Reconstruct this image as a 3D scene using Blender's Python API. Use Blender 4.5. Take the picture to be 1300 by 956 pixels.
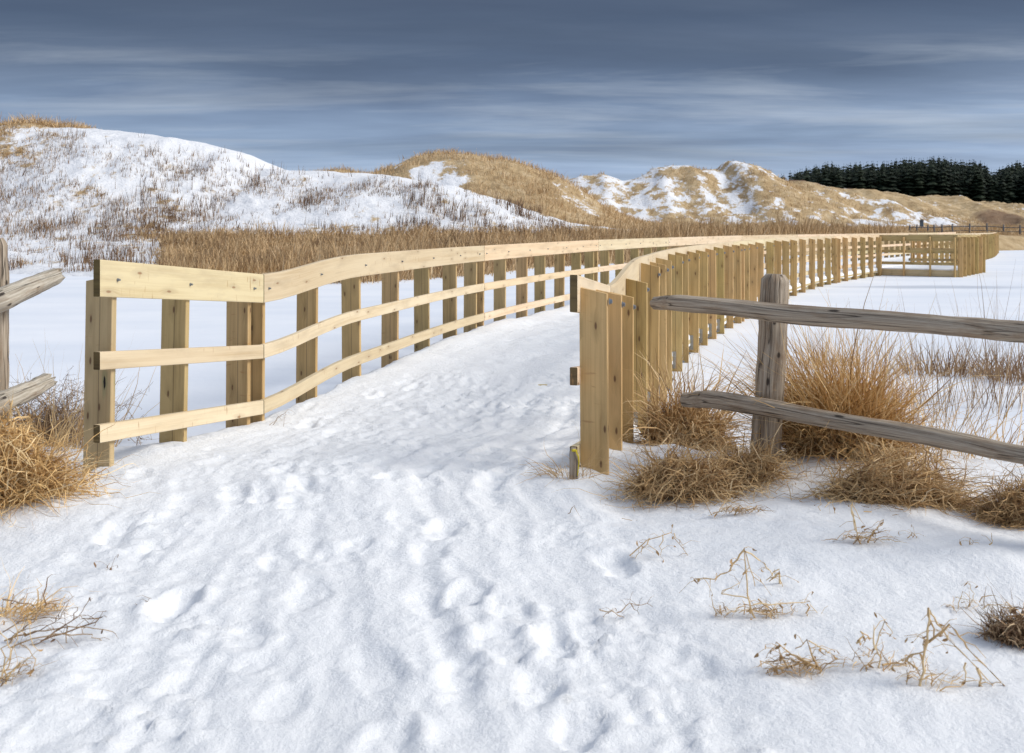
import bpy, bmesh, math, random
import numpy as np
from mathutils import Vector

random.seed(7)
RNG = np.random.default_rng(11)
F = 1264.0          # focal length in photo pixels (35 mm lens)
CAMZ = 1.2
HOR = 291.0
ICE = -0.23

scene = bpy.context.scene
for c in list(bpy.data.objects):
    bpy.data.objects.remove(c)
COL = scene.collection

# ------------------------------------------------------------------ helpers
def ground_point(px, py, h=0.0):
    Y = (CAMZ - h) * F / (py - HOR)
    return ((px - 650) / F * Y, Y)

def _hash(ix, iy, seed):
    n = (ix.astype(np.int64) * 374761393 + iy.astype(np.int64) * 668265263 + seed * 974634777) & 0x7fffffff
    n = ((n ^ (n >> 13)) * 1274126177) & 0x7fffffff
    n = (n ^ (n >> 16)) & 0xffff
    return n / 65535.0

def vnoise(x, y, seed=0):
    x = np.asarray(x, float); y = np.asarray(y, float)
    ix = np.floor(x); iy = np.floor(y)
    fx = x - ix; fy = y - iy
    ux = fx * fx * fx * (fx * (fx * 6 - 15) + 10); uy = fy * fy * fy * (fy * (fy * 6 - 15) + 10)
    a = _hash(ix, iy, seed); b = _hash(ix + 1, iy, seed)
    c = _hash(ix, iy + 1, seed); d = _hash(ix + 1, iy + 1, seed)
    return (a * (1 - ux) + b * ux) * (1 - uy) + (c * (1 - ux) + d * ux) * uy

def fbm(x, y, scale, octaves=4, seed=0, gain=0.5):
    x = np.asarray(x, float) / scale; y = np.asarray(y, float) / scale
    ca, sa = math.cos(0.6), math.sin(0.6)
    t = 0; amp = 1; tot = 0
    for o in range(octaves):
        t = t + amp * (vnoise(x, y, seed + o * 17) - 0.5) * 2
        tot += amp
        x, y = (x * ca - y * sa) * 2.03 + 5.3, (x * sa + y * ca) * 2.03 + 1.7
        amp *= gain
    return t / tot

def sstep(a, b, x):
    t = np.clip((np.asarray(x, float) - a) / (b - a), 0, 1)
    return t * t * (3 - 2 * t)

def tag(o, label=None, cat=None, group=None, kind=None):
    if label: o['label'] = label
    if cat: o['category'] = cat
    if group: o['group'] = group
    if kind: o['kind'] = kind
    return o

def empty(name, loc=(0, 0, 0)):
    o = bpy.data.objects.new(name, None)
    o.location = loc
    COL.objects.link(o)
    return o

def link_mesh(name, me, mat=None, parent=None, loc=None):
    o = bpy.data.objects.new(name, me)
    COL.objects.link(o)
    if mat is not None: me.materials.append(mat)
    if parent is not None:
        o.parent = parent
        if loc is None:
            o.location = -Vector(parent.location)   # geometry given in world space
        else:
            o.location = loc
    elif loc is not None:
        o.location = loc
    return o

def np_mesh(name, verts, faces, smooth=True, attrs=None):
    """faces: (N,4) or (N,3) int array"""
    verts = np.asarray(verts, np.float32); faces = np.asarray(faces, np.int32)
    k = faces.shape[1]
    me = bpy.data.meshes.new(name)
    me.vertices.add(len(verts)); me.vertices.foreach_set('co', verts.ravel())
    me.loops.add(faces.size); me.loops.foreach_set('vertex_index', faces.ravel())
    me.polygons.add(len(faces))
    me.polygons.foreach_set('loop_start', np.arange(0, faces.size, k, dtype=np.int32))
    me.polygons.foreach_set('loop_total', np.full(len(faces), k, np.int32))
    me.polygons.foreach_set('use_smooth', np.full(len(faces), smooth, bool))
    if attrs:
        for an, av in attrs.items():
            a = me.attributes.new(an, 'FLOAT', 'POINT')
            a.data.foreach_set('value', np.asarray(av, np.float32).ravel())
    me.update(calc_edges=True)
    me.validate()
    return me

def grid_faces(nr, nc):
    i = np.arange(nr - 1)[:, None] * nc + np.arange(nc - 1)[None, :]
    i = i.ravel()
    return np.stack([i, i + 1, i + nc + 1, i + nc], 1)

# ------------------------------------------------------------------ materials
def new_mat(name):
    m = bpy.data.materials.new(name); m.use_nodes = True
    nt = m.node_tree
    for n in list(nt.nodes): nt.nodes.remove(n)
    out = nt.nodes.new('ShaderNodeOutputMaterial')
    b = nt.nodes.new('ShaderNodeBsdfPrincipled')
    nt.links.new(b.outputs[0], out.inputs[0])
    return m, nt, b

class NB:
    def __init__(s, nt): s.nt = nt
    def n(s, t, **kw):
        nd = s.nt.nodes.new(t)
        for k, v in kw.items(): setattr(nd, k, v)
        return nd
    def l(s, a, b): s.nt.links.new(a, b)
    def noise(s, vec, scale, detail=4, rough=0.55, dist=0.0):
        nd = s.n('ShaderNodeTexNoise'); nd.inputs['Scale'].default_value = scale
        nd.inputs['Detail'].default_value = detail; nd.inputs['Roughness'].default_value = rough
        nd.inputs['Distortion'].default_value = dist
        if vec is not None: s.l(vec, nd.inputs['Vector'])
        return nd.outputs['Fac']
    def mapping(s, vec, scale=(1, 1, 1), loc=(0, 0, 0)):
        nd = s.n('ShaderNodeMapping'); nd.inputs['Scale'].default_value = scale; nd.inputs['Location'].default_value = loc
        s.l(vec, nd.inputs['Vector']); return nd.outputs[0]
    def ramp(s, fac, stops, interp='LINEAR'):
        nd = s.n('ShaderNodeValToRGB'); cr = nd.color_ramp; cr.interpolation = interp
        while len(cr.elements) < len(stops): cr.elements.new(0.5)
        for e, (p, c) in zip(cr.elements, stops):
            e.position = p; e.color = (c if hasattr(c, '__len__') else (c, c, c)) + ((1,) if (hasattr(c, '__len__') and len(c) == 3) or not hasattr(c, '__len__') else ())
        s.l(fac, nd.inputs[0]); return nd.outputs[0]
    def mix(s, fac, a, b, mode='MIX'):
        nd = s.n('ShaderNodeMix', data_type='RGBA', blend_type=mode)
        if isinstance(fac, (int, float)): nd.inputs[0].default_value = fac
        else: s.l(fac, nd.inputs[0])
        for v, sock in ((a, nd.inputs[6]), (b, nd.inputs[7])):
            if isinstance(v, tuple): sock.default_value = v + (1,) if len(v) == 3 else v
            else: s.l(v, sock)
        return nd.outputs[2]
    def math(s, op, a, b=None, c=None, clamp=False):
        nd = s.n('ShaderNodeMath', operation=op); nd.use_clamp = clamp
        for i, v in enumerate((a, b, c)):
            if v is None: continue
            if isinstance(v, (int, float)): nd.inputs[i].default_value = v
            else: s.l(v, nd.inputs[i])
        return nd.outputs[0]
    def bump(s, h, strength, dist, bsdf):
        nd = s.n('ShaderNodeBump'); nd.inputs['Strength'].default_value = strength; nd.inputs['Distance'].default_value = dist
        s.l(h, nd.inputs['Height']); s.l(nd.outputs[0], bsdf.inputs['Normal'])

def mat_snow(name, col=(0.885, 0.90, 0.935), bump=0.35, far=False):
    m, nt, b = new_mat(name); N = NB(nt)
    g = N.n('ShaderNodeNewGeometry').outputs['Position']
    n1 = N.noise(g, 1.3, 5, .6)
    c = N.ramp(n1, [(.3, tuple(x * .955 for x in col)), (.7, col)])
    n2 = N.noise(g, 38, 7, .75); n3 = N.noise(g, 11, 6, .65)
    # crumbs of dirt and straw
    sp = N.noise(g, 60, 2, .5); sp = N.ramp(sp, [(.765, 0.0), (.79, 1.0)])
    big = N.ramp(N.noise(g, .8, 2, .5), [(.5, 0.0), (.62, 1.0)])
    f = N.math('MULTIPLY', N.math('MULTIPLY', sp, big), .5)
    if not far: c = N.mix(f, c, (.33, .25, .15))
    N.l(c, b.inputs['Base Color'])
    b.inputs['Roughness'].default_value = .75
    b.inputs['Specular IOR Level'].default_value = .25
    h = N.math('ADD', N.math('MULTIPLY', n2, .55), n3)
    N.bump(h, bump, .03, b)
    return m

def mat_ice_snow():
    m, nt, b = new_mat('pond_snow'); N = NB(nt)
    g = N.n('ShaderNodeNewGeometry').outputs['Position']
    n1 = N.noise(N.mapping(g, (.25, .6, 1)), 1.0, 4, .5)
    c = N.ramp(n1, [(.35, (.74, .78, .86)), (.65, (.83, .855, .915))])
    # one long grey lens-shaped patch near the lookout, ragged edge
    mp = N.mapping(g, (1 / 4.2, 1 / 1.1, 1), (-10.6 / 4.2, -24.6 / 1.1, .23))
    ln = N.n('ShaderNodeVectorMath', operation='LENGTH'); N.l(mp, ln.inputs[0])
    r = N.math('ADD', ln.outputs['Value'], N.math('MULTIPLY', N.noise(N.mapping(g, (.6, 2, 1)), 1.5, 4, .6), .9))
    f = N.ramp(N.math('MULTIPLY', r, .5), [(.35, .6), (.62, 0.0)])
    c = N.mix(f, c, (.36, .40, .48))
    N.l(c, b.inputs['Base Color']); b.inputs['Roughness'].default_value = .7
    b.inputs['Specular IOR Level'].default_value = .25
    N.bump(N.noise(N.mapping(g, (1, 2.2, 1)), 2.2, 5, .6), .35, .05, b)
    return m

def mat_lumber(name, light, dark, knotcol=(.13, .06, .03), knots=.5, crack=False, stain=None, bolty=False):
    """UV in metres: u along the board, v across"""
    m, nt, b = new_mat(name); N = NB(nt)
    uv = N.n('ShaderNodeUVMap'); oi = N.n('ShaderNodeObjectInfo')
    rnd = oi.outputs['Random']
    add = N.n('ShaderNodeVectorMath', operation='ADD'); N.l(uv.outputs[0], add.inputs[0])
    cmb = N.n('ShaderNodeCombineXYZ')
    N.l(N.math('MULTIPLY', rnd, 37.0), cmb.inputs[0]); N.l(N.math('MULTIPLY', rnd, 11.0), cmb.inputs[1])
    N.l(cmb.outputs[0], add.inputs[1]); v = add.outputs[0]
    # knots
    vor = N.n('ShaderNodeTexVoronoi'); vor.voronoi_dimensions = '2D'; vor.feature = 'F1'; vor.inputs['Scale'].default_value = 1
    N.l(N.mapping(v, (4.2, 13, 1)), vor.inputs['Vector']); vor.inputs['Randomness'].default_value = 1
    dk = vor.outputs['Distance']
    sc = N.n('ShaderNodeSeparateColor'); N.l(vor.outputs['Color'], sc.inputs[0])
    on = N.math('LESS_THAN', sc.outputs[0], knots)
    kmask = N.math('MULTIPLY', N.ramp(dk, [(.055, 1.0), (.10, 0.0)]), on)
    ring = N.math('MULTIPLY', N.ramp(dk, [(.1, 1.0), (.42, 0.0)]), on)
    # grain: bands across v warped near knots
    wv = N.math('MULTIPLY', ring, .9)
    gr = N.noise(N.mapping(v, (1.2, 42, 1)), 1.0, 5, .6, 0.0)
    w = N.n('ShaderNodeTexNoise'); w.inputs['Scale'].default_value = 1; w.inputs['Detail'].default_value = 3
    warp = N.n('ShaderNodeVectorMath', operation='ADD')
    cw = N.n('ShaderNodeCombineXYZ'); N.l(N.math('MULTIPLY', wv, .02), cw.inputs[1])
    N.l(v, warp.inputs[0]); N.l(cw.outputs[0], warp.inputs[1])
    g2 = N.noise(N.mapping(warp.outputs[0], (2.5, 150, 1)), 1.0, 3, .55)
    N.l(N.mapping(warp.outputs[0], (.7, 18, 1)), w.inputs['Vector'])
    t = N.math('ADD', N.math('MULTIPLY', w.outputs['Fac'], .55), N.math('ADD', N.math('MULTIPLY', gr, .3), N.math('MULTIPLY', g2, .25)))
    c = N.ramp(t, [(.42, dark), (.49, tuple((a*.5+b*.5) for a, b in zip(dark, light))), (.60, light)])
    # per-board hue drift
    hs = N.ramp(rnd, [(0, (1.05, .96, .92)), (.3, (.90, .94, .80)), (.5, (1.0, 1.0, 1.0)), (.75, (1.1, 1.0, 1.02)), (1, (.84, .84, .78))])
    c = N.mix(1.0, c, hs, 'MULTIPLY')
    blot = N.noise(N.mapping(v, (2.2, 9, 1)), 1.0, 4, .6)
    c = N.mix(N.ramp(blot, [(.5, 0.0), (.75, .45)]), c, tuple(x * .62 for x in dark))
    c = N.mix(N.math('MULTIPLY', ring, .35), c, tuple(x * .6 for x in dark))
    c = N.mix(N.math('MULTIPLY', kmask, .85), c, knotcol)
    # short brown planer / scuff marks
    mk = N.noise(N.mapping(v, (55, 10, 1)), 1.0, 2, .5)
    mk = N.math('MULTIPLY', N.ramp(mk, [(.64, 0.0), (.70, .65)]), N.ramp(N.noise(v, 2.0, 2), [(.5, 0.0), (.6, 1.0)]))
    c = N.mix(mk, c, (.40, .22, .09))
    if crack:
        su = N.n('ShaderNodeSeparateXYZ'); N.l(uv.outputs[0], su.inputs[0])
        yy = N.math('ADD', su.outputs[1], N.math('MULTIPLY', N.noise(N.mapping(v, (3, 0, 0)), 1, 2), .012))
        d = N.math('ABSOLUTE', N.math('SUBTRACT', yy, .078))
        cm = N.math('MULTIPLY', N.ramp(d, [(.0008, 1.0), (.0022, 0.0)]), N.math('LESS_THAN', N.math('FRACT', N.math('MULTIPLY', rnd, 7.3)), .65))
        c = N.mix(N.math('MULTIPLY', cm, .75), c, (.09, .055, .03))
    if stain:
        mp = N.mapping(uv.outputs[0], (1 / .07, 1 / .016, 1), (-stain[0] / .07, -stain[1] / .016, 0))
        ln = N.n('ShaderNodeVectorMath', operation='LENGTH'); N.l(mp, ln.inputs[0])
        r = N.math('ADD', ln.outputs['Value'], N.math('MULTIPLY', N.noise(N.mapping(uv.outputs[0], (14, 60, 1)), 1, 4, .7), 1.6))
        r = N.math('MULTIPLY', r, .4)
        c = N.mix(N.ramp(r, [(.6, .4), (.85, 0.0)]), c, (.20, .25, .13))
        c = N.mix(N.ramp(r, [(.44, 1.0), (.52, 0.0)]), c, (.012, .009, .008))
    N.l(c, b.inputs['Base Color']); b.inputs['Roughness'].default_value = .62
    b.inputs['Specular IOR Level'].default_value = .3
    N.bump(N.math('SUBTRACT', g2, N.math('MULTIPLY', kmask, .8)), .25, .004, b)
    return m

def mat_log(name, light, mid, dark):
    m, nt, b = new_mat(name); N = NB(nt)
    uv = N.n('ShaderNodeUVMap').outputs[0]
    gr = N.noise(N.mapping(uv, (2.2, 60, 1)), 1, 6, .7, .3)
    g2 = N.noise(N.mapping(uv, (5, 190, 1)), 1, 3, .6)
    bl = N.noise(N.mapping(uv, (5, 14, 1)), 1, 5, .65)
    t = N.math('ADD', N.math('MULTIPLY', gr, .7), N.math('MULTIPLY', g2, .3))
    c = N.ramp(t, [(.33, dark), (.46, mid), (.6, light)])
    c = N.mix(N.ramp(bl, [(.5, 0.0), (.68, .6)]), c, (.23, .14, .075))
    cr = N.ramp(N.noise(N.mapping(uv, (1.1, 26, 1)), 1, 2, .4, .6), [(.485, 0.0), (.5, 1.0), (.515, 0.0)])
    c = N.mix(N.math('MULTIPLY', cr, .85), c, (.035, .028, .022))
    vor = N.n('ShaderNodeTexVoronoi'); vor.voronoi_dimensions = '2D'; N.l(N.mapping(uv, (6, 14, 1)), vor.inputs['Vector'])
    vor.inputs['Scale'].default_value = 1
    sc = N.n('ShaderNodeSeparateColor'); N.l(vor.outputs['Color'], sc.inputs[0])
    kn = N.math('MULTIPLY', N.ramp(vor.outputs['Distance'], [(.07, 1.0), (.13, 0.0)]), N.math('LESS_THAN', sc.outputs[0], .3))
    c = N.mix(N.math('MULTIPLY', kn, .9), c, (.04, .03, .025))
    N.l(c, b.inputs['Base Color']); b.inputs['Roughness'].default_value = .85
    b.inputs['Specular IOR Level'].default_value = .2
    h = N.math('SUBTRACT', t, N.math('MULTIPLY', cr, .6))
    N.bump(h, .8, .012, b)
    return m

def mat_blades(name, cols):
    """colour picked by the per-blade attribute tint"""
    m, nt, b = new_mat(name); N = NB(nt)
    a = N.n('ShaderNodeAttribute'); a.attribute_name = 'tint'
    st = [(i / max(1, len(cols) - 1), c) for i, c in enumerate(cols)]
    c = N.ramp(a.outputs['Fac'], st)
    N.l(c, b.inputs['Base Color']); b.inputs['Roughness'].default_value = .7
    b.inputs['Specular IOR Level'].default_value = .2
    return m

def mat_plain(name, col, rough=.6, metal=0.0, scale=20):
    m, nt, b = new_mat(name); N = NB(nt)
    g = N.n('ShaderNodeTexCoord').outputs['Object']
    c = N.ramp(N.noise(g, scale, 4), [(.3, tuple(x * .7 for x in col)), (.7, col)])
    N.l(c, b.inputs['Base Color']); b.inputs['Roughness'].default_value = rough; b.inputs['Metallic'].default_value = metal
    return m

def mat_dunes():
    m, nt, b = new_mat('dune_cover'); N = NB(nt)
    g = N.n('ShaderNodeNewGeometry').outputs['Position']
    a = N.n('ShaderNodeAttribute'); a.attribute_name = 'cover'
    h = N.n('ShaderNodeAttribute'); h.attribute_name = 'heath'
    n1 = N.noise(N.mapping(g, (1.0, .4, 1.4)), 1.5, 10, .76)
    f = N.math('ADD', a.outputs['Fac'], N.math('MULTIPLY', N.math('SUBTRACT', n1, .5), 1.9))
    f = N.ramp(f, [(.42, 0.0), (.60, 1.0)])
    tan = N.ramp(N.noise(g, .6, 7, .7), [(.3, (.27, .175, .09)), (.5, (.50, .365, .205)), (.7, (.66, .52, .34))])
    tan = N.mix(h.outputs['Fac'], tan, (.11, .055, .042))
    c = N.mix(f, (.83, .84, .88), tan)
    N.l(c, b.inputs['Base Color']); b.inputs['Roughness'].default_value = .85
    b.inputs['Specular IOR Level'].default_value = .15
    N.bump(N.noise(g, 1.6, 6, .7), .7, .35, b)
    return m

M = {}
M['snow'] = mat_snow('trodden_snow', bump=.62)
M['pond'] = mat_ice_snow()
M['rail'] = mat_lumber('pale_rail_lumber', (.79, .655, .47), (.66, .51, .33), knots=.25, knotcol=(.30, .17, .09))
M['post'] = mat_lumber('treated_post_lumber', (.62, .44, .20), (.44, .29, .115), knots=.4, crack=True)
M['post_left'] = mat_lumber('treated_post_lumber_darker', (.56, .41, .20), (.38, .265, .115), knots=.4, crack=True)
M['post_end'] = mat_lumber('treated_end_post_lumber', (.55, .43, .24), (.42, .31, .165), knots=.33, crack=True, stain=(.775, .036))
M['endgrain'] = mat_lumber('dark_endgrain', (.17, .12, .05), (.09, .06, .025), knots=.0)
M['log'] = mat_log('weathered_log', (.52, .44, .35), (.34, .275, .21), (.10, .075, .055))
M['log_pale'] = mat_log('bleached_log', (.60, .55, .47), (.42, .37, .30), (.20, .165, .13))
M['steel'] = mat_plain('galvanised_steel', (.30, .33, .37), .45, .7, 80)
M['bracket'] = mat_plain('dull_galvanised_bracket', (.40, .38, .34), .6, .25, 30)
M['rim'] = mat_lumber('rim_lumber', (.62, .52, .31), (.47, .38, .20), knots=.3)
M['dunes'] = mat_dunes()
M['straw'] = mat_blades('straw_blades', [(.21, .12, .06), (.48, .305, .145), (.66, .46, .235), (.82, .65, .41)])
M['gold'] = mat_blades('golden_blades', [(.26, .14, .055), (.57, .35, .14), (.78, .53, .245), (.88, .70, .42)])
M['brown'] = mat_blades('brown_blades', [(.12, .07, .04), (.25, .15, .085), (.42, .28, .16), (.58, .43, .27)])
M['reed'] = mat_blades('reed_blades', [(.20, .12, .06), (.43, .28, .145), (.60, .43, .24), (.78, .60, .38)])
M['dune_grass'] = mat_blades('dune_grass_blades', [(.33, .21, .10), (.52, .355, .19), (.65, .475, .28), (.75, .59, .39)])
M['weed'] = mat_blades('dry_weed_stems', [(.09, .055, .04), (.22, .135, .08), (.37, .24, .135), (.52, .37, .22)])
M['spruce'] = mat_blades('spruce_needles', [(.008, .014, .009), (.014, .024, .014), (.024, .036, .02), (.04, .05, .03)])
M['ribbon'] = mat_plain('yellow_tape', (.78, .62, .03), .45)
M['far_post'] = mat_plain('far_fence_wood', (.12, .13, .15), .8)
M['birdbox'] = mat_plain('blue_grey_paint', (.10, .15, .22), .6)

# ------------------------------------------------------------------ railing plan
Lp = [(-2.03, 4.906), (-1.607, 6.45), (-1.21, 8.32), (-.332, 12.0), (1.46, 16.8), (3.34, 21.2), (6.24, 27.0),
      (9.35, 32.1), (11.75, 35.6), (20.4, 48.3), (27.2, 61.0)]
Lz = [1.051, .907, .996, 1.001, 1.02, 1.02, 1.03, 1.03, 1.03, 1.03, 1.03]
Rp = [(.322, 4.9), (.590, 5.95), (1.03, 7.8), (1.95, 11.34), (3.6, 15.8), (5.43, 20.2), (8.2, 25.9),
      (11.4, 30.9), (13.66, 34.2), (22.3, 47.0), (29.2, 60.0)]
Rz = [.9755, .861, .985, .995, 1.01, 1.02, 1.02, 1.02, 1.02, 1.02, 1.02]

def dense(P, Z, sharp=1):
    """Catmull-Rom from index `sharp` on, straight before it; returns (x,y,z) samples"""
    out = []
    n = len(P)
    for i in range(n - 1):
        p1 = np.array(P[i]); p2 = np.array(P[i + 1])
        if i < sharp:
            ks = 20
            for k in range(ks): out.append((*(p1 + (p2 - p1) * k / ks), Z[i] + (Z[i + 1] - Z[i]) * k / ks))
            continue
        p0 = np.array(P[i - 1]) if i - 1 >= sharp else p1 - (p2 - p1)
        p3 = np.array(P[i + 2]) if i + 2 < n else p2 + (p2 - p1)
        t1 = (p2 - p0) / 2 if i > sharp else (p2 - p1)
        t2 = (p3 - p1) / 2
        ks = 40
        for k in range(ks):
            t = k / ks
            h = (2 * t**3 - 3 * t**2 + 1) * p1 + (t**3 - 2 * t**2 + t) * t1 + (-2 * t**3 + 3 * t**2) * p2 + (t**3 - t**2) * t2
            s = t * t * (3 - 2 * t) if i == sharp else t
            out.append((*h, Z[i] + (Z[i + 1] - Z[i]) * s))
    out.append((*P[-1], Z[-1]))
    return np.array(out)

class Path:
    def __init__(s, pts):
        s.p = np.asarray(pts, float)
        d = np.hypot(np.diff(s.p[:, 0]), np.diff(s.p[:, 1]))
        s.s = np.concatenate([[0], np.cumsum(d)]); s.len = s.s[-1]
    def at(s, t):
        return np.array([np.interp(t, s.s, s.p[:, k]) for k in range(3)])
    def dir(s, t, e=.04):
        a = s.at(max(0, t - e)); b = s.at(min(s.len, t + e)); d = (b - a)[:2]
        return d / np.linalg.norm(d)
    def at_px(s, px):
        u = s.p[:, 0] / s.p[:, 1] * F + 650
        return float(np.interp(px, u, s.s))
    def at_y(s, y): return float(np.interp(y, s.p[:, 1], s.s))

LP = Path(dense(Lp, Lz)); RP = Path(dense(Rp, Rz))

# ------------------------------------------------------------------ ground heights
shoreX = np.array([-120, -40, -17, -12, -7.5, -4.3, -1, 1, 4, 10, 18, 30, 45, 80, 200.])
shoreY = np.array([44, 37, 32, 28.5, 27, 26.5, 31, 38, 42, 50, 57, 66, 74, 84, 110.])

cl_y = np.concatenate([[-5, 2.5], np.linspace(5, 58, 160)])
cl_x = np.concatenate([[-.2, -.48], [(np.interp(y, LP.p[:, 1], LP.p[:, 0]) + np.interp(y, RP.p[:, 1], RP.p[:, 0])) / 2 for y in cl_y[2:]]])
def centre_x(Y): return np.interp(Y, cl_y, cl_x)
def deck_z(X, Y):
    """level of the snow on the boardwalk / path"""
    return np.interp(Y, [0, 2, 4.9, 6.4, 8.3, 11, 14, 70], [.0, .02, .03, -.065, -.02, .015, .02, .03])

prints = []
def add_print(x, y, ang, L=.27, W=.115, d=.035): prints.append((x, y, ang, L, W, d))
rp = random.Random(5)
for lane in (-.85, -.45, -.15, .2, .5, .85):
    y = 1.2 + rp.random() * .4
    side = 1
    while y < 13:
        x = float(centre_x(y)) + lane * (1 if y < 6 else .85) + side * .10 + rp.uniform(-.07, .07)
        dx = float(centre_x(y + .3) - centre_x(y)) / .3
        add_print(x, y, math.atan2(dx, 1) + rp.uniform(-.25, .25), rp.uniform(.24, .32), rp.uniform(.10, .14), rp.uniform(.005, .018))
        y += rp.uniform(.32, .7); side = -side
for _ in range(70):
    y = rp.uniform(1.6, 9)
    add_print(float(centre_x(y)) + rp.gauss(0, .7), y, rp.uniform(-.6, .6), rp.uniform(.12, .3), rp.uniform(.07, .14), rp.uniform(.003, .011))
for px, py, d in ((705, 805, .032), (595, 745, .026), (222, 758, .028), (560, 665, .02), (690, 850, .022), (625, 610, .018), (735, 905, .026), (480, 930, .022)):
    x, y = ground_point(px, py); add_print(x, y, rp.uniform(-.3, .3), .26, .13, d * .75)

def relief(X, Y):
    """small-scale snow shape: trodden lumps and prints on the path, soft drift beside it"""
    cx = centre_x(Y); d = (X - cx)
    wid = np.interp(Y, [1, 2.5, 5, 9], [1.35, 1.15, 1.0, .95])
    m = 1 - sstep(.75, 1.25, np.abs(d) / wid)
    patch = sstep(-.25, .35, fbm(X, Y, .5, 3, 54))                      # churned patches between smoother ones
    churn = fbm(X, Y, .13, 5, 3, .66) * .012 + fbm(X, Y, .045, 4, 31, .65) * .0065
    clod = np.maximum(0, fbm(X + 3, Y, .075, 3, 51, .6) - .12) * .026 + np.maximum(0, fbm(X - 3, Y, .04, 3, 53, .6) - .15) * .028
    wob = fbm(X * .8, Y, 1.1, 2, 8) * .16
    dd = d + wob
    ruts = fbm(dd, Y * .10, .09, 3, 12, .55) * .012 + fbm(dd, Y * .16, .26, 2, 15) * .013 - .015 * np.exp(-((dd - .38) / .05) ** 2) * sstep(-.3, .2, fbm(X * 0, Y, 1.3, 2, 71)) - .013 * np.exp(-((dd + .12) / .045) ** 2) * sstep(-.2, .2, fbm(X * 0 + 4, Y, 1.1, 2, 72)) - .012 * np.exp(-((dd - .72) / .05) ** 2) * sstep(-.2, .2, fbm(X * 0 + 8, Y, .9, 2, 73))
    tread = fbm(dd * .9, Y * .45, .09, 4, 19, .6) * .007
    z = m * (churn * (.35 + patch) + clod * patch + ruts + tread - .02) + (1 - m) * (fbm(X, Y, .55, 4, 21) * .028 + fbm(X, Y, .09, 4, 44, .6) * .006)
    z = z + fbm(X, Y, 1.6, 2, 77) * .028
    return z

def apply_prints(X, Y, Z):
    xs = X[0]; ys = Y[:, 0]
    for (px, py, a, L, W, dp) in prints:
        r = L * .9
        i0, i1 = np.searchsorted(xs, [px - r, px + r]); j0, j1 = np.searchsorted(ys, [py - r, py + r])
        if i1 - i0 < 2 or j1 - j0 < 2: continue
        sx = X[j0:j1, i0:i1] - px; sy = Y[j0:j1, i0:i1] - py
        ca, sa = math.cos(a), math.sin(a)
        u = (sx * sa + sy * ca) / (L / 2); v = (sx * ca - sy * sa) / (W / 2)
        q = np.abs(u) ** 2.6 + np.abs(v) ** 2.6; q = q ** (1 / 2.6) + .45 * (vnoise(sx * 16 + px * 7, sy * 16, 5) - .5) + .25 * (vnoise(sx * 45 + px * 7, sy * 45, 6) - .5)
        Z[j0:j1, i0:i1] += -dp * (1 - sstep(.55, 1.05, q)) + dp * .35 * np.exp(-((q - 1.25) / .22) ** 2)

mounds = []   # (x, y, rx, ry, h) drifts and hollows by the plants
def mound(px, py, rx, ry, h):
    x, y = ground_point(px, py); mounds.append((x, y, rx, ry, h))
mound(1060, 600, .35, .28, .10); mound(1000, 655, .6, .3, .05); mound(1180, 700, .9, .3, .05)
mound(885, 585, .2, .15, .04); mound(870, 610, .5, .25, .05); mound(60, 640, .5, .35, .07)
mound(1290, 735, .3, .25, .06); mound(850, 575, .16, .12, .05)
mound(790, 640, .5, .3, -.03); mound(105, 592, .35, .22, -.06)

def ground_base(X, Y):
    ysh = np.interp(X, [-40, -4, -2.4, -1.6, 1.2, 2.5, 5, 40], [7.5, 7.0, 6.6, 6.9, 6.6, 6.4, 6.6, 8.5]) + fbm(X, Y, 1.1, 3, 14) * .35
    z = -.03 - .36 * sstep(-1.3, 1.1, Y - ysh) + 0 * X
    z = z - .10 * sstep(.6, 4.5, X) * sstep(7, 2, Y) * .5
    z = z - .06 * sstep(-2.2, -4, X)
    for (mx, my, rx, ry, h) in mounds:
        z = z + h * np.exp(-((X - mx) / rx) ** 2 - ((Y - my) / ry) ** 2)
    return z

def edge_x(Y, side):
    P = LP if side < 0 else RP
    return np.interp(Y, P.p[:, 1], P.p[:, 0])

def ground_h(X, Y, with_path=True):
    z = ground_base(X, Y)
    if with_path:
        # causeway of snow on the first metres of the deck
        l = edge_x(Y, -1) - .13; r = edge_x(Y, 1) + .06
        e = np.minimum(X - l, r - X)
        onpath = sstep(-.10, .07, e + fbm(X, Y, .25, 2, 90) * .05)
        near = sstep(3.4, 5.2, Y)
        dz = deck_z(X, Y)
        k = near * onpath
        fade = sstep(9.3, 8.7, Y)
        z = z * (1 - k * fade) + dz * k * fade
        z = z + (1 - near) * dz * .6 * np.exp(-((X - centre_x(Y)) / 1.5) ** 2)
        land = sstep(9.4, 8.8, Y)
        z = z + relief(X, Y) * land * (1 - .75 * sstep(6, 8, Y) * (1 - onpath))
    z = z - .055 * np.exp(-((X + 2.12) / .2) ** 2 - ((Y - 4.9) / .32) ** 2)
    return z

def spread(lo, hi, a, b, step, grow):
    xs = list(np.arange(a, b, step)); s = step; x = xs[-1]
    while x < hi: s = min(s * grow, 60); x += s; xs.append(x)
    s = step; x = xs[0]; pre = []
    while x > lo: s = min(s * grow, 60); x -= s; pre.append(x)
    return np.array(pre[::-1] + xs)

gx = spread(-900, 900, -2.9, 3.2, .017, 1.06)
gy = spread(-60, 1400, 1.7, 7.6, .017, 1.035)
GX, GY = np.meshgrid(gx, gy)
GZ = ground_h(GX, GY)
apply_prints(GX, GY, GZ)
GZ = np.where(GY > 12, -.6, GZ)
me = np_mesh('ground', np.stack([GX.ravel(), GY.ravel(), GZ.ravel()], 1), grid_faces(len(gy), len(gx)))
tag(link_mesh('ground', me, M['snow']), 'snow covered ground with trodden footprints leading to the boardwalk', None, None, 'structure')

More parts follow.
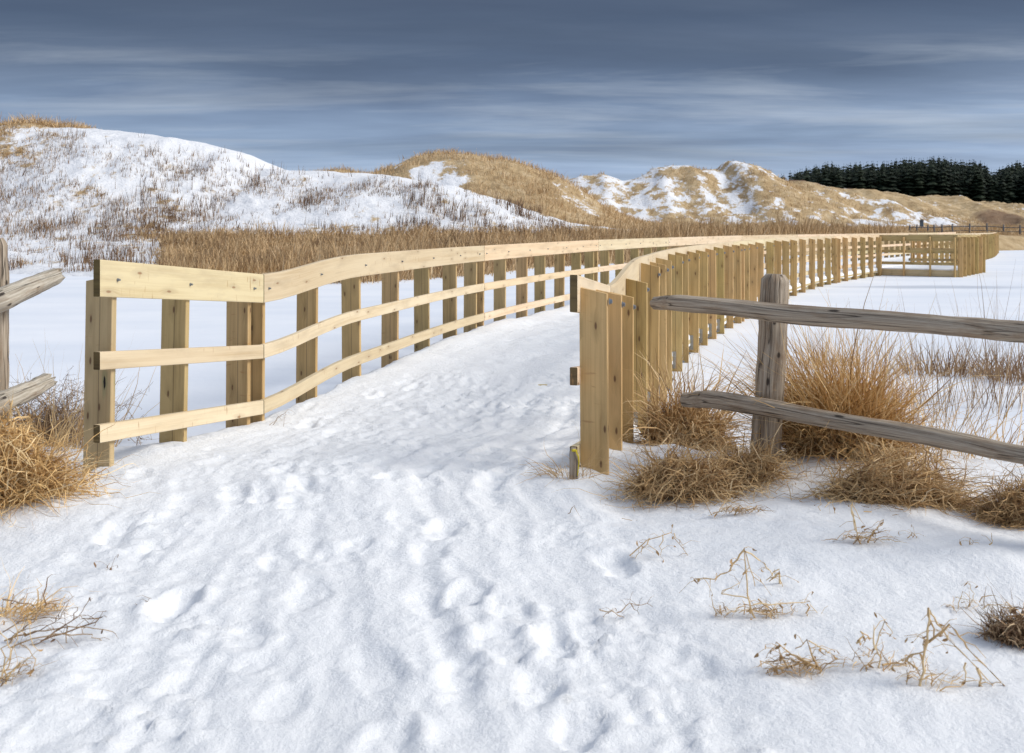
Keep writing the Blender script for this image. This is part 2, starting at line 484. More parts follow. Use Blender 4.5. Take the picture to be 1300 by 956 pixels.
def ground_at(x, y):
    i = min(max(np.searchsorted(gx, x), 1), len(gx) - 1); j = min(max(np.searchsorted(gy, y), 1), len(gy) - 1)
    z = float(GZ[j, i])
    return max(z, ICE) if y > 5.5 else z
def ground_many(x, y):
    i = np.clip(np.searchsorted(gx, x), 1, len(gx) - 1); j = np.clip(np.searchsorted(gy, y), 1, len(gy) - 1)
    return np.maximum(GZ[j, i], ICE - .01 )

# pond
pxs = np.linspace(-150, 230, 200); pys = np.linspace(5.2, 125, 200)
PX, PY = np.meshgrid(pxs, pys)
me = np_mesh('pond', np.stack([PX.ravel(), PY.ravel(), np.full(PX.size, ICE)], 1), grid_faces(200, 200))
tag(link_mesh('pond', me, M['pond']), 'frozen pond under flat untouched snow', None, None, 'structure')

# ------------------------------------------------------------------ boardwalk deck: snow on it, deck, rims
def offs(P, t, side_off):
    """side_off > 0 = to the right of the walking direction"""
    p = P.at(t); d = P.dir(t); return np.array([p[0] + d[1] * side_off, p[1] - d[0] * side_off, p[2]])

nL = 420; nC = 44
ys = np.concatenate([np.arange(8.3, 16, .035), np.linspace(16, 60, 260)])
rows = []
for y in ys:
    tl = LP.at_y(y); l = offs(LP, tl, -.10)
    # matching point on the right rail: perpendicular partner
    d = LP.dir(tl, .5); cand = np.array([LP.at(tl)[0] + d[1] * 2.3, LP.at(tl)[1] - d[0] * 2.3])
    k = np.argmin((RP.p[:, 0] - cand[0]) ** 2 + (RP.p[:, 1] - cand[1]) ** 2)
    tr = RP.s[k]
    # refine
    best = min(np.linspace(max(0, tr - .5), min(RP.len, tr + .5), 41), key=lambda q: (RP.at(q)[0] - cand[0]) ** 2 + (RP.at(q)[1] - cand[1]) ** 2)
    r = offs(RP, best, .05)
    rows.append((l[:2], r[:2]))
V = []
cc = np.concatenate([[0, 0.002], np.linspace(.012, .988, nC - 4), [.998, 1]])
for l, r in rows:
    P2 = l[None, :] + (r - l)[None, :] * cc[:, None]
    V.append(P2)
V = np.array(V); SX = V[..., 0]; SY = V[..., 1]
SZ = deck_z(SX, SY) + relief(SX, SY) + .004 - .02 * sstep(8.55, 8.3, SY)
for (px, py, a, L, W, dp) in prints:
    if py < 7.0: continue
    m = (np.abs(SX - px) < .4) & (np.abs(SY - py) < .4)
    if not m.any(): continue
    sx = SX[m] - px; sy = SY[m] - py; ca, sa = math.cos(a), math.sin(a)
    u = (sx * sa + sy * ca) / (L / 2); v = (sx * ca - sy * sa) / (W / 2); q = np.sqrt(u * u + v * v)
    SZ[m] += -dp * (1 - sstep(.55, 1.05, q)) + dp * .35 * np.exp(-((q - 1.25) / .22) ** 2)
edge = np.minimum(np.arange(nC), np.arange(nC)[::-1])
SZ -= np.where(edge == 0, .16, np.where(edge == 1, .05, np.where(edge == 2, .012, 0)))[None, :]
me = np_mesh('path', np.stack([SX.ravel(), SY.ravel(), SZ.ravel()], 1), grid_faces(len(ys), nC))
tag(link_mesh('path', me, M['snow']), 'trodden snow lying on the boardwalk deck between the railings', None, None, 'structure')

def sweep_board(name, pts, normals, thick, height, mat, parent, chamfer=.003, end_mat=None):
    """pts: centre of the TOP edge (x,y,z) samples; normals: unit xy pointing to the board's outer side"""
    pts = np.asarray(pts); n = len(pts); nm = np.asarray(normals)
    c = chamfer; t = thick / 2; h = height
    prof = [(-t + c, 0), (t - c, 0), (t, -c), (t, -h + c), (t - c, -h), (-t + c, -h), (-t, -h + c), (-t, -c)]
    bm = bmesh.new(); uvl = bm.loops.layers.uv.new('UVMap')
    seg = np.concatenate([[0], np.cumsum(np.linalg.norm(np.diff(pts, axis=0), axis=1))])
    off = [0.0]
    for a, b in zip(prof, prof[1:] + prof[:1]): off.append(off[-1] + math.dist(a, b))
    rings = []
    for i in range(n):
        rings.append([bm.verts.new((pts[i][0] + nm[i][0] * u, pts[i][1] + nm[i][1] * u, pts[i][2] + w)) for u, w in prof])
    for i in range(n - 1):
        for k in range(8):
            k2 = (k + 1) % 8
            f = bm.faces.new((rings[i][k], rings[i][k2], rings[i + 1][k2], rings[i + 1][k]))
            for lp, (uu, vv) in zip(f.loops, ((seg[i], off[k]), (seg[i], off[k + 1]), (seg[i + 1], off[k + 1]), (seg[i + 1], off[k]))):
                lp[uvl].uv = (uu, vv)
    ends = []
    for ring, rev in ((rings[0], True), (rings[-1], False)):
        f = bm.faces.new(ring[::-1] if rev else ring); ends.append(f)
        for lp in f.loops:
            k = ring.index(lp.vert); lp[uvl].uv = (prof[k][0] * .5 + 3, prof[k][1] + 5)
        if end_mat: f.material_index = 1
    bmesh.ops.recalc_face_normals(bm, faces=bm.faces)
    me = bpy.data.meshes.new(name); bm.to_mesh(me); bm.free()
    o = link_mesh(name, me, mat, parent)
    if end_mat: me.materials.append(end_mat)
    return o

def path_board(name, P, t0, t1, off, drop, thick, height, mat, parent, end_mat=None, tilt=0):
    n = max(2, int((t1 - t0) / .25) + 1)
    ts = np.linspace(t0, t1, n)
    pts = []; nm = []
    for t in ts:
        q = offs(P, t, off); d = P.dir(t, .02 if 0 < t < P.len else .04)
        pts.append((q[0], q[1], q[2] - drop)); nm.append((d[1], -d[0]))
    return sweep_board(name, pts, nm, thick, height, mat, parent, end_mat=end_mat)

def post_mesh(name, cx, cy, d, n, zt, zb, mat, parent, w=.14, th=.038, slope=.030, lean=(0, 0), yaw=0.0, outer_tall=False):
    """cx,cy: middle of the edge that touches the rail; n: unit xy outward; d: unit xy along the rail"""
    d = np.array(d); n = np.array(n)
    if yaw:
        c, s = math.cos(yaw), math.sin(yaw)
        d = np.array([c * d[0] - s * d[1], s * d[0] + c * d[1]]); n = np.array([c * n[0] - s * n[1], s * n[0] + c * n[1]])
    ch = .003
    bm = bmesh.new(); uvl = bm.loops.layers.uv.new('UVMap')
    prof = [(-th / 2 + ch, 0), (th / 2 - ch, 0), (th / 2, ch), (th / 2, w - ch), (th / 2 - ch, w), (-th / 2 + ch, w), (-th / 2, w - ch), (-th / 2, ch)]
    off = [0.0]
    for a, b in zip(prof, prof[1:] + prof[:1]): off.append(off[-1] + math.dist(a, b))
    rings = []
    for zz, isT in ((zb, 0), (zt, 1)):
        r = []
        for u, v in prof:
            z = zz - (slope * v / w if isT else 0)
            lx, ly = (lean[0], lean[1]) if isT else (0, 0)
            r.append(bm.verts.new((cx + d[0] * u + n[0] * v + lx, cy + d[1] * u + n[1] * v + ly, z)))
        rings.append(r)
    for k in range(8):
        k2 = (k + 1) % 8
        f = bm.faces.new((rings[0][k], rings[0][k2], rings[1][k2], rings[1][k]))
        # v coordinate on the wide faces runs 0..w from the inner edge
        def vv(kk, ko):
            return prof[kk][1] if k in (2, 6) else off[ko]
        H = zt - zb
        for lp, (uu, v_) in zip(f.loops, ((0, vv(k, k)), (0, vv(k2, k + 1)), (H, vv(k2, k + 1)), (H, vv(k, k)))):
            lp[uvl].uv = (uu, v_)
    for r in (rings[0], rings[1]):
        f = bm.faces.new(r)
        for lp in f.loops:
            k = r.index(lp.vert); lp[uvl].uv = (prof[k][0] + 3, prof[k][1])
    bmesh.ops.recalc_face_normals(bm, faces=bm.faces)
    me = bpy.data.meshes.new(name); bm.to_mesh(me); bm.free()
    # own origin at the post's foot so Random / naming behave
    o = link_mesh(name, me, mat, parent)
    return o

def bolt(parent, root, pos, direction, r=.011, L=.004, mat=None):
    """washer + hex nut pointing along `direction` (unit xy)"""
    bm = bmesh.new()
    bmesh.ops.create_cone(bm, cap_ends=True, segments=14, radius1=r * 1.5, radius2=r * 1.5, depth=.004)
    bmesh.ops.translate(bm, verts=bm.verts, vec=(0, 0, .002))
    g = bmesh.ops.create_cone(bm, cap_ends=True, segments=6, radius1=r, radius2=r, depth=.011)
    bmesh.ops.translate(bm, verts=g['verts'], vec=(0, 0, .0095))
    g = bmesh.ops.create_cone(bm, cap_ends=True, segments=10, radius1=r * .5, radius2=r * .5, depth=L)
    bmesh.ops.translate(bm, verts=g['verts'], vec=(0, 0, .012 + L / 2))
    q = Vector((direction[0], direction[1], 0)).to_track_quat('Z', 'Y')
    bmesh.ops.rotate(bm, verts=bm.verts, matrix=q.to_matrix(), cent=(0, 0, 0))
    bmesh.ops.translate(bm, verts=bm.verts, vec=pos)
    me = bpy.data.meshes.new('bolt'); bm.to_mesh(me); bm.free()
    o = bpy.data.objects.new('bolt', me); COL.objects.link(o); me.materials.append(mat or M['steel'])
    o.parent = parent
    o.location = (0, 0, 0)
    return o

def box_bm(bm, c, d, n, hx, hy, z0, z1):
    vs = []
    for z in (z0, z1):
        for a, b in ((-1, -1), (1, -1), (1, 1), (-1, 1)):
            vs.append(bm.verts.new((c[0] + d[0] * hx * a + n[0] * hy * b, c[1] + d[1] * hx * a + n[1] * hy * b, z)))
    for f in ((0, 3, 2, 1), (4, 5, 6, 7), (0, 1, 5, 4), (1, 2, 6, 5), (2, 3, 7, 6), (3, 0, 4, 7)):
        bm.faces.new([vs[i] for i in f])

rr = random.Random(21)
TH = .038
def bracket(post, c, d, n):
    bm = bmesh.new()
    # L-shaped angle plate on the camera-side face of the post
    box_bm(bm, (c[0] - d[0] * .0225 + n[0] * .045, c[1] - d[1] * .0225 + n[1] * .045), d, n, .003, .036, -.20, -.03)
    box_bm(bm, (c[0] - d[0] * .035 + n[0] * .004, c[1] - d[1] * .035 + n[1] * .004), d, n, .012, .004, -.20, -.03)
    me = bpy.data.meshes.new('bracket'); bm.to_mesh(me); bm.free()
    o = bpy.data.objects.new('bracket', me); COL.objects.link(o); me.materials.append(M['bracket']); o.parent = post
    return o

# ---- left railing
def post_at(P, t, side, root, mat, zfoot, near, first=False, lean_x=0.0):
    d = P.dir(t, .06)
    if side < 0:     # left: polyline is the inner face of the boards, outward = left
        n = np.array([-d[1], d[0]]); base = offs(P, t, -TH)
    else:            # right: polyline is the outer face of the boards, outward = right
        n = np.array([d[1], -d[0]]); base = offs(P, t, 0.001)
    if side < 0: base[:2] += n * .001
    o = post_mesh('post', base[0], base[1], d, n, base[2] - (.065 if side < 0 else .045) + rr.uniform(-.011, .011), zfoot, mat, root, w=.158 if side < 0 else .14,
                  yaw=rr.uniform(-.04, .04), lean=(lean_x + rr.uniform(-.010, .010), rr.uniform(-.006, .006)))
    if near:
        if side > 0:
            e = base[:2] + n * .1405
            bolt(o, root, (e[0], e[1], base[2] - .125), n)
            if P.at(t)[1] < 14: bracket(o, base, d, n)
            bolt(o, root, (e[0] , e[1], -.13), n, r=.010, L=.012)
        else:
            e = base[:2] - n * (TH + .0015)
            bolt(o, root, (e[0], e[1], base[2] - .095), -n, r=.0055, L=.001)
    return o

rootL = empty('wooden_railing', (Lp[0][0], Lp[0][1], 0))
tag(rootL, 'long pale wooden railing curving along the far left side of the snowy boardwalk', 'railing', 'boardwalk railings')
tz = [LP.at_y(y) for y in (5.035, 5.65, 6.33, 6.52)]
lpx = [407.5, 463.8, 510, 550, 584, 608.6, 617.5, 645.4, 672.4, 695.3, 719, 740, 756.6, 761.5, 776, 794.5, 812.8, 829, 845, 849.5]
ts = tz + [LP.at_px(p) for p in lpx]
t = ts[-1] + .93
while t < LP.len: ts.append(t); t += .93
for i, t in enumerate(ts):
    ln = -.0
    if i < 3: ln = .018
    post_at(LP, t, -1, rootL, M['post_end'] if i == 0 else M['post_left'], -.35, LP.at(t)[1] < 22, lean_x=ln)
jl = [0, LP.at_y(6.45), LP.at_px(615), LP.at_px(760), LP.at_px(849), LP.at_px(942)]
while jl[-1] < LP.len - 6: jl.append(jl[-1] + 5.5)
jl.append(LP.len)
for a, b in zip(jl[:-1], jl[1:]):
    g = .004
    for nm_, dr, hh in (('top_rail', 0, .184), ('lower_rail', .456, .089), ('lower_rail', .816, .089)):
        path_board(nm_, LP, a + (g if a else 0), b - g, -TH / 2, dr, TH, hh, M['rail'], rootL, M['endgrain'])

# ---- right railing
rootR = empty('wooden_railing', (Rp[0][0], Rp[0][1], 0))
tag(rootR, 'wooden railing on the boardwalk\'s right side with upright planks bolted to its outer face', 'railing', 'boardwalk railings')
rpx = [794.8, 812.3, 825.2, 833, 848.3, 857.5, 871.4, 883.7, 895.9, 906.4, 918.4, 929.5, 933.5, 939.7, 950.0, 959, 972.3, 982.5, 993, 1003,
       1014.5, 1026.8, 1037.8, 1047.7, 1056, 1060, 1070, 1081.5, 1092.3, 1102.5, 1112.3]
ts = [RP.at_y(y) + .0 for y in (5.0, 5.45, 5.90)] + [RP.at_px(p) for p in rpx]
tA = RP.at_y(30.9); tB = RP.at_y(34.2)
t = tB + .1
while t < RP.len: ts.append(t); t += .93
for i, t in enumerate(ts):
    if tA < t < tB: continue
    post_at(RP, t, 1, rootR, M['post'], -.32 if i > 2 else -.25, RP.at(t)[1] < 24)
jr = [0, RP.at_y(5.95), RP.at_px(829), RP.at_px(931), RP.at_px(985), RP.at_px(1058), tA]
for a, b in list(zip(jr[:-1], jr[1:])) + [(tB + k * 5.5, min(tB + (k + 1) * 5.5, RP.len)) for k in range(int((RP.len - tB) / 5.5) + 1)]:
    if b - a < .2: continue
    g = .004
    for nm_, dr, hh in (('top_rail', 0, .184), ('lower_rail', .456, .089), ('lower_rail', .845 if a == 0 else .816, .089)):
        path_board(nm_, RP, a + (g if a else 0), b - g, -TH / 2, dr, TH, hh, M['rail'], rootR, M['endgrain'])

# ---- lookout platform (bump-out on the right side)
pa = RP.at(tA)[:2]; pb = RP.at(tB)[:2]
dd = (pb - pa) / np.linalg.norm(pb - pa); nn = np.array([dd[1], -dd[0]])
pc = pa + nn * 2.25; pd = pc + dd * 4.0; pe = pb + nn * 2.25
pd = pe
rootP = empty('lookout_railing', (pc[0], pc[1], 0))
tag(rootP, 'square railing around the lookout platform that juts onto the pond', 'railing')
for (A, B, k) in ((pa, pc, 3), (pc, pd, 6), (pd, pb, 3)):
    seg = Path([(A[0], A[1], 1.02), (B[0], B[1], 1.02)])
    for j in range(k + 1):
        t = min(max(seg.len * j / k, .06), seg.len - .06)
        post_at(seg, t, 1, rootP, M['post'], -.32, False)
    for nm_, dr, hh in (('top_rail', 0, .184), ('lower_rail', .456, .089), ('lower_rail', .816, .089)):
        path_board(nm_, seg, .002, seg.len - .002, -TH / 2, dr, TH, hh, M['post_left'], rootP, M['endgrain'])  # shade on the lookout's front wall put into a darker board colour

# ---- deck structure
rootD = empty('boardwalk', (0, 8, 0)); tag(rootD, 'wooden boardwalk deck carrying the snowy path over the pond', None, None, 'structure')
bm = bmesh.new(); uvl = bm.loops.layers.uv.new('UVMap')
prev = None; acc = 0
for i, (l, r) in enumerate(rows[::6]):
    cur = [bm.verts.new((l[0], l[1], -.075)), bm.verts.new((r[0], r[1], -.075)), bm.verts.new((r[0], r[1], -.12)), bm.verts.new((l[0], l[1], -.12))]
    if prev:
        for a, b in ((0, 1), (1, 2), (2, 3), (3, 0)):
            bm.faces.new((prev[a], prev[b], cur[b], cur[a]))
    prev = cur
me = bpy.data.meshes.new('deck'); bmesh.ops.recalc_face_normals(bm, faces=bm.faces); bm.to_mesh(me); bm.free()
link_mesh('deck', me, M['rim'], rootD)
def rim(P, t0, t1, off):
    ts = np.linspace(t0, t1, max(2, int((t1 - t0) / .4)))
    pts = []; nm = []
    for t in ts:
        q = offs(P, t, off); d = P.dir(t)
        pts.append((q[0], q[1], -.03)); nm.append((d[1], -d[0]))
    sweep_board('rim_board', pts, nm, .038, .19, M['rim'], rootD)
rim(RP, RP.at_y(7.2), tA, -.02); rim(RP, tB, RP.len, -.02); rim(LP, LP.at_y(10.5), LP.len, -.02)
bm = bmesh.new()
vs = [bm.verts.new((*p, z)) for z in (-.12, .0) for p in (pa, pc, pd, pb)]
for f in ((0, 1, 2, 3), (4, 5, 6, 7), (0, 1, 5, 4), (1, 2, 6, 5), (2, 3, 7, 6), (3, 0, 4, 7)): bm.faces.new([vs[i] for i in f])
bmesh.ops.recalc_face_normals(bm, faces=bm.faces)
me = bpy.data.meshes.new('platform_snow'); bm.to_mesh(me); bm.free(); link_mesh('platform_snow', me, M['snow'], rootD)
for (A, B) in ((pa, pc), (pc, pd), (pd, pb)):
    seg = Path([(A[0], A[1], 0), (B[0], B[1], 0)]); rim(seg, 0, seg.len, -.002)

# ------------------------------------------------------------------ old log fence
def tube_log(name, pts, radii, mat, parent, rough=.08, seed=1, seg=26, nsub=70, flat=.9, splinter=.0):
    pts = np.array(pts, float); n = nsub
    tt = np.linspace(0, 1, n); s0 = np.linspace(0, 1, len(pts))
    C = np.stack([np.interp(tt, s0, pts[:, k]) for k in range(3)], 1)
    R = np.interp(tt, np.linspace(0, 1, len(radii)), radii)
    ax = (pts[-1] - pts[0]); L = np.linalg.norm(ax); ax /= L
    up = np.array([0, 0, 1.]) if abs(ax[2]) < .8 else np.array([0, 1., 0])
    sx = np.cross(ax, up); sx /= np.linalg.norm(sx); sy = np.cross(sx, ax)
    C = C + sx[None] * (fbm(tt * L, tt * 0, .7, 2, seed)[:, None] * .014) + sy[None] * (fbm(tt * L, tt * 0 + 9, .6, 2, seed + 3)[:, None] * .014)
    th = np.linspace(0, 2 * math.pi, seg, endpoint=False)
    TT, TH_ = np.meshgrid(tt * L, th, indexing='ij')
    r = R[:, None] * (1 + rough * fbm(TT * .9 + 20, np.cos(TH_) * .8 + 7, .35, 3, seed) + rough * .9 * fbm(np.cos(TH_) * 3 + 4, np.sin(TH_) * 3 + TT * .25, .6, 3, seed + 9)
                      + .06 * fbm(TT, np.sin(TH_) * .4, .09, 2, seed + 5))
    # round the ends off
    e = np.minimum(tt, 1 - tt) * L
    r = r * np.sqrt(np.clip(e / .03, .25, 1))[:, None] ** .6
    V = C[:, None, :] + sx * (np.cos(TH_) * r)[..., None] + sy * (np.sin(TH_) * r * flat)[..., None]
    if splinter:
        for j in range(seg):
            V[-4:, j] += ax * (splinter * (RNG.random() - .5)) * np.array([.2, .5, .9, 1.0])[:, None]
    bm = bmesh.new(); uvl = bm.loops.layers.uv.new('UVMap')
    ring = [[bm.verts.new(V[i, j]) for j in range(seg)] for i in range(n)]
    circ = 2 * math.pi * float(np.mean(R))
    for i in range(n - 1):
        for j in range(seg):
            j2 = (j + 1) % seg
            f = bm.faces.new((ring[i][j], ring[i][j2], ring[i + 1][j2], ring[i + 1][j])); f.smooth = True
            for lp, (a, b) in zip(f.loops, ((tt[i], j), (tt[i], j + 1), (tt[i + 1], j + 1), (tt[i + 1], j))):
                lp[uvl].uv = (a * L, b / seg * circ)
    for rg in (ring[0], ring[-1]):
        c = bm.verts.new(sum((v.co for v in rg), Vector()) / seg)
        for j in range(seg):
            f = bm.faces.new((rg[j], rg[(j + 1) % seg], c))
            for lp in f.loops: lp[uvl].uv = (lp.vert.co.x * 3 + 9, lp.vert.co.z * 3)
    bmesh.ops.recalc_face_normals(bm, faces=bm.faces)
    me = bpy.data.meshes.new(name); bm.to_mesh(me); bm.free()
    return link_mesh(name, me, mat, parent)

def P3(px, py, Y): return ((px - 650) / F * Y, Y, CAMZ - (py - HOR) / F * Y)

fr = empty('log_fence', (1.28, 4.88, 0)); tag(fr, 'weathered grey log fence right of the railing end, two rails on a post', 'fence', 'old log fences by the path')
tube_log('post', [P3(970, 640, 4.94), P3(976, 470, 4.94), P3(983, 348, 4.94)], [.079, .073, .068], M['log'], fr, .10, 3, flat=1)
tube_log('log_rail', [P3(828, 386, 5.26), P3(860, 387, 5.12), P3(978, 397, 4.78), P3(1180, 412, 4.2), P3(1300, 424, 3.95), P3(1500, 440, 3.5)], [.034, .045, .050, .046, .046, .047], M['log'], fr, .14, 5, nsub=140)
tube_log('log_rail', [P3(868, 505, 5.22), P3(900, 508, 5.1), P3(975, 520, 4.80), P3(1140, 548, 4.3), P3(1300, 579, 3.95), P3(1500, 610, 3.5)], [.038, .048, .050, .047, .042, .042], M['log'], fr, .14, 8, nsub=140)
tube_log('post', [P3(1460, 800, 3.58), P3(1460, 380, 3.58)], [.079, .07], M['log'], fr, .1, 31, flat=1)

fl = empty('log_fence', (-2.4, 4.6, 0)); tag(fl, 'bleached log fence to the left of the railing end, its broken rail ends pointing up', 'fence', 'old log fences by the path')
tube_log('post', [P3(-6, 640, 4.68), P3(-6, 302, 4.68)], [.062, .055], M['log'], fl, .10, 13, flat=1)
tube_log('log_rail', [P3(-230, 470, 3.95), P3(0, 384, 4.42), P3(45, 364, 4.68), P3(76, 350, 4.8)], [.056, .058, .052, .040], M['log_pale'], fl, .12, 15, nsub=110, splinter=.05)
tube_log('log_rail', [P3(-230, 610, 3.95), P3(0, 512, 4.42), P3(40, 494, 4.66), P3(64, 484, 4.78)], [.052, .054, .048, .040], M['log_pale'], fl, .12, 18, nsub=110, splinter=.05)

# ------------------------------------------------------------------ blades
def ribbons(P, D, L, W, gravity, tint, nseg=3, floor=None, curl=0.0, noise=0.0, rng=RNG):
    """blade strips: P (N,3) roots, D (N,3) unit start directions, L lengths, gravity bend per unit"""
    N = len(P); t = np.linspace(0, 1, nseg + 1)
    pos = P.copy(); d = D.copy(); pts = [pos.copy()]
    step = (L / nseg)[:, None]
    for k in range(nseg):
        pos = pos + d * step
        if floor is not None:
            fz = floor(pos[:, 0], pos[:, 1]) + .006 + .02 * rng.random(N)
            pos[:, 2] = np.maximum(pos[:, 2], fz)
        pts.append(pos.copy())
        d = d + np.array([0, 0, -1.0]) * (gravity / nseg)[:, None] + rng.normal(0, noise, (N, 3))
        d /= np.linalg.norm(d, axis=1)[:, None]
    pts = np.stack(pts, 1)                                   # N,nseg+1,3
    tang = pts[:, -1] - pts[:, 0]
    side = np.cross(D, rng.normal(0, 1, (N, 3))); side /= (np.linalg.norm(side, axis=1)[:, None] + 1e-9)
    wprof = np.array([1 - .85 * (x ** 1.6) for x in t])
    off = side[:, None, :] * (W[:, None] * wprof[None, :])[..., None] * .5
    A = pts - off; B = pts + off
    V = np.stack([A, B], 2).reshape(N, -1, 3)                # N, (nseg+1)*2, 3
    nv = (nseg + 1) * 2
    base = (np.arange(N) * nv)[:, None, None]
    q = np.array([[2 * k, 2 * k + 1, 2 * k + 3, 2 * k + 2] for k in range(nseg)])[None]
    Fc = (base + q).reshape(-1, 4)
    return V.reshape(-1, 3), Fc, np.repeat(tint, nv)

def join_sets(sets):
    V = []; Fc = []; T = []; o = 0
    for v, f, t in sets:
        V.append(v); Fc.append(f + o); T.append(t); o += len(v)
    return np.concatenate(V), np.concatenate(Fc), np.concatenate(T)

def make_blades(name, sets, mat, loc=None, parent=None):
    V, Fc, T = join_sets(sets)
    if loc is not None: V = V - np.array(loc)
    me = np_mesh(name, V, Fc, True, {'tint': T})
    return link_mesh(name, me, mat, parent, loc)

def unit(v): return v / np.linalg.norm(v, axis=1)[:, None]

def tussock(name, label, cat, px, py, rx, ry, n, length, up, mat, grav=1.2, width=.006, bias=(0, 0), h=None, nseg=6, extra=None, tint=(0, 1), noise=.12, flat=0, z0=0, group=None, zspread=0.0):
    x, y = ground_point(px, py, 0 if h is None else h)
    a = RNG.uniform(0, 2 * math.pi, n); r = np.sqrt(RNG.random(n)) * (1 + .5 * fbm(np.cos(a) * 2 + x * 5, np.sin(a) * 2, 1, 3, 9))
    X = x + np.cos(a) * r * rx; Y = y + np.sin(a) * r * ry
    Z = ground_many(X, Y) - .02 + z0 + zspread * RNG.random(n) * (1 - r)
    out = np.stack([np.cos(a) * r + bias[0], np.sin(a) * r + bias[1], np.full(n, up)], 1) + RNG.normal(0, .42, (n, 3))
    out[:, 2] = np.abs(out[:, 2])
    L = length * np.clip(RNG.normal(.72, .24, n), .25, 1.35)
    s = [ribbons(np.stack([X, Y, Z], 1), unit(out), L, width * RNG.uniform(.5, 1.3, n), grav * RNG.uniform(.4, 1.5, n),
                 np.clip(RNG.normal(.5, .25, n), tint[0], tint[1]), nseg, ground_many, noise=noise)]
    if extra: s += extra(x, y)
    loc = (x, y, float(ground_at(x, y)))
    o = make_blades(name, s, mat, loc)
    tag(o, label, cat, group)
    return o

def mat_of_straw(x, y, rx, ry, n, hz, length, ang, spread, width=.004, tint=.5):
    """lying, combed-over straw heaped into a low mat"""
    a = RNG.uniform(0, 2 * math.pi, n); r = np.sqrt(RNG.random(n))
    X = x + np.cos(a) * r * rx; Y = y + np.sin(a) * r * ry
    lim = .8 + .9 * fbm(np.cos(a) * 2 + x * 9, np.sin(a) * 2 + y * 9, 1, 3, 5)
    keep = r < lim
    X = X[keep]; Y = Y[keep]; r = r[keep]; n = len(X)
    Z = ground_many(X, Y) + hz * np.clip(1 - (r / 1.1) ** 2, 0, 1) * RNG.random(n) * (1 + .9 * fbm(X, Y, .09, 3, 8))
    th = ang + RNG.normal(0, spread * .8, n) + 2.6 * fbm(X, Y, .16, 3, 12)
    D = np.stack([np.cos(th), np.sin(th) * .7, RNG.normal(.15, .25, n)], 1)
    L = length * RNG.uniform(.4, 1.2, n)
    return ribbons(np.stack([X, Y, Z], 1), unit(D), L, width * RNG.uniform(.5, 1.3, n), RNG.uniform(.2, 1.2, n),
                   np.clip(RNG.normal(tint, .25, n), 0, 1), 6, ground_many, noise=.22)

# right side clumps
def tangle_straw(x, y, rx, ry, n, hz, length, width=.006, tint=.5, spread=.25, curl=.5):
    """loose bent straws heaped in all directions, some flat broken leaves"""
    a = RNG.uniform(0, 2 * math.pi, n); r = np.sqrt(RNG.random(n)) * (1 + .45 * fbm(np.cos(a) * 2 + x * 9, np.sin(a) * 2 + y * 9, 1, 3, 5))
    X = x + np.cos(a) * r * rx; Y = y + np.sin(a) * r * ry
    Z = ground_many(X, Y) + hz * np.clip(1 - (r / 1.05) ** 2, 0, 1) * RNG.random(n) ** .8
    D = RNG.normal(0, 1, (n, 3)); D[:, 2] = np.abs(D[:, 2]) * .7 + .1
    return ribbons(np.stack([X, Y, Z], 1), unit(D), length * RNG.uniform(.35, 1.3, n), width * RNG.uniform(.4, 1.4, n), RNG.uniform(.3, 3.2, n),
                   np.clip(RNG.normal(tint, spread, n), 0, 1), 6, ground_many, noise=curl)
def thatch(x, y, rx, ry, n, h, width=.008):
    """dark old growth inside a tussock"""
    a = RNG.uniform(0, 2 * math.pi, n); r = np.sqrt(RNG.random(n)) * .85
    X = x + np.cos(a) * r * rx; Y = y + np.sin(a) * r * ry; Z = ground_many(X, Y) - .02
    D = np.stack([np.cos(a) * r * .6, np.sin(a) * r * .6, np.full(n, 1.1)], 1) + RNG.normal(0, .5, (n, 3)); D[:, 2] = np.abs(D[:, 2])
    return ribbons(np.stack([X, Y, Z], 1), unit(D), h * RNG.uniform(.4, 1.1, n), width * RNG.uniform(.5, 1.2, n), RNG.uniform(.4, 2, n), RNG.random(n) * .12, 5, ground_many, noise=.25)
GG = 'dry grass tussocks by the log fence'
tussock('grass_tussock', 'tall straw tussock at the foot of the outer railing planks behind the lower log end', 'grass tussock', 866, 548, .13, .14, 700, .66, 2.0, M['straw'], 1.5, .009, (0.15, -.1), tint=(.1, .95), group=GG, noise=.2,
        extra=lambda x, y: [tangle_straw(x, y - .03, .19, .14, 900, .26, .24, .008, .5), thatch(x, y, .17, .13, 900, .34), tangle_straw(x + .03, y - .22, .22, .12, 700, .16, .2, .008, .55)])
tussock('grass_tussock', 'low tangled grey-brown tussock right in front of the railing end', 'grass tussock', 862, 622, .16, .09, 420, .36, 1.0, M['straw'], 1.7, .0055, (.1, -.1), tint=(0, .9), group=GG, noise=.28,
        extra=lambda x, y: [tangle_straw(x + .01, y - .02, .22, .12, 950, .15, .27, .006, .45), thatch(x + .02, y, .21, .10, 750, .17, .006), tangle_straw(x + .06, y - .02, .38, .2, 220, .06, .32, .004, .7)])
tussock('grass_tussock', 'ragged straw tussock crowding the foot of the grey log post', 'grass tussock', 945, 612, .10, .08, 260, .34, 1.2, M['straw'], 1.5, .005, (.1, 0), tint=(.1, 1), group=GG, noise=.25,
        extra=lambda x, y: [tangle_straw(x, y, .17, .1, 460, .11, .26, .0055, .5), thatch(x, y, .14, .09, 420, .13, .006)])
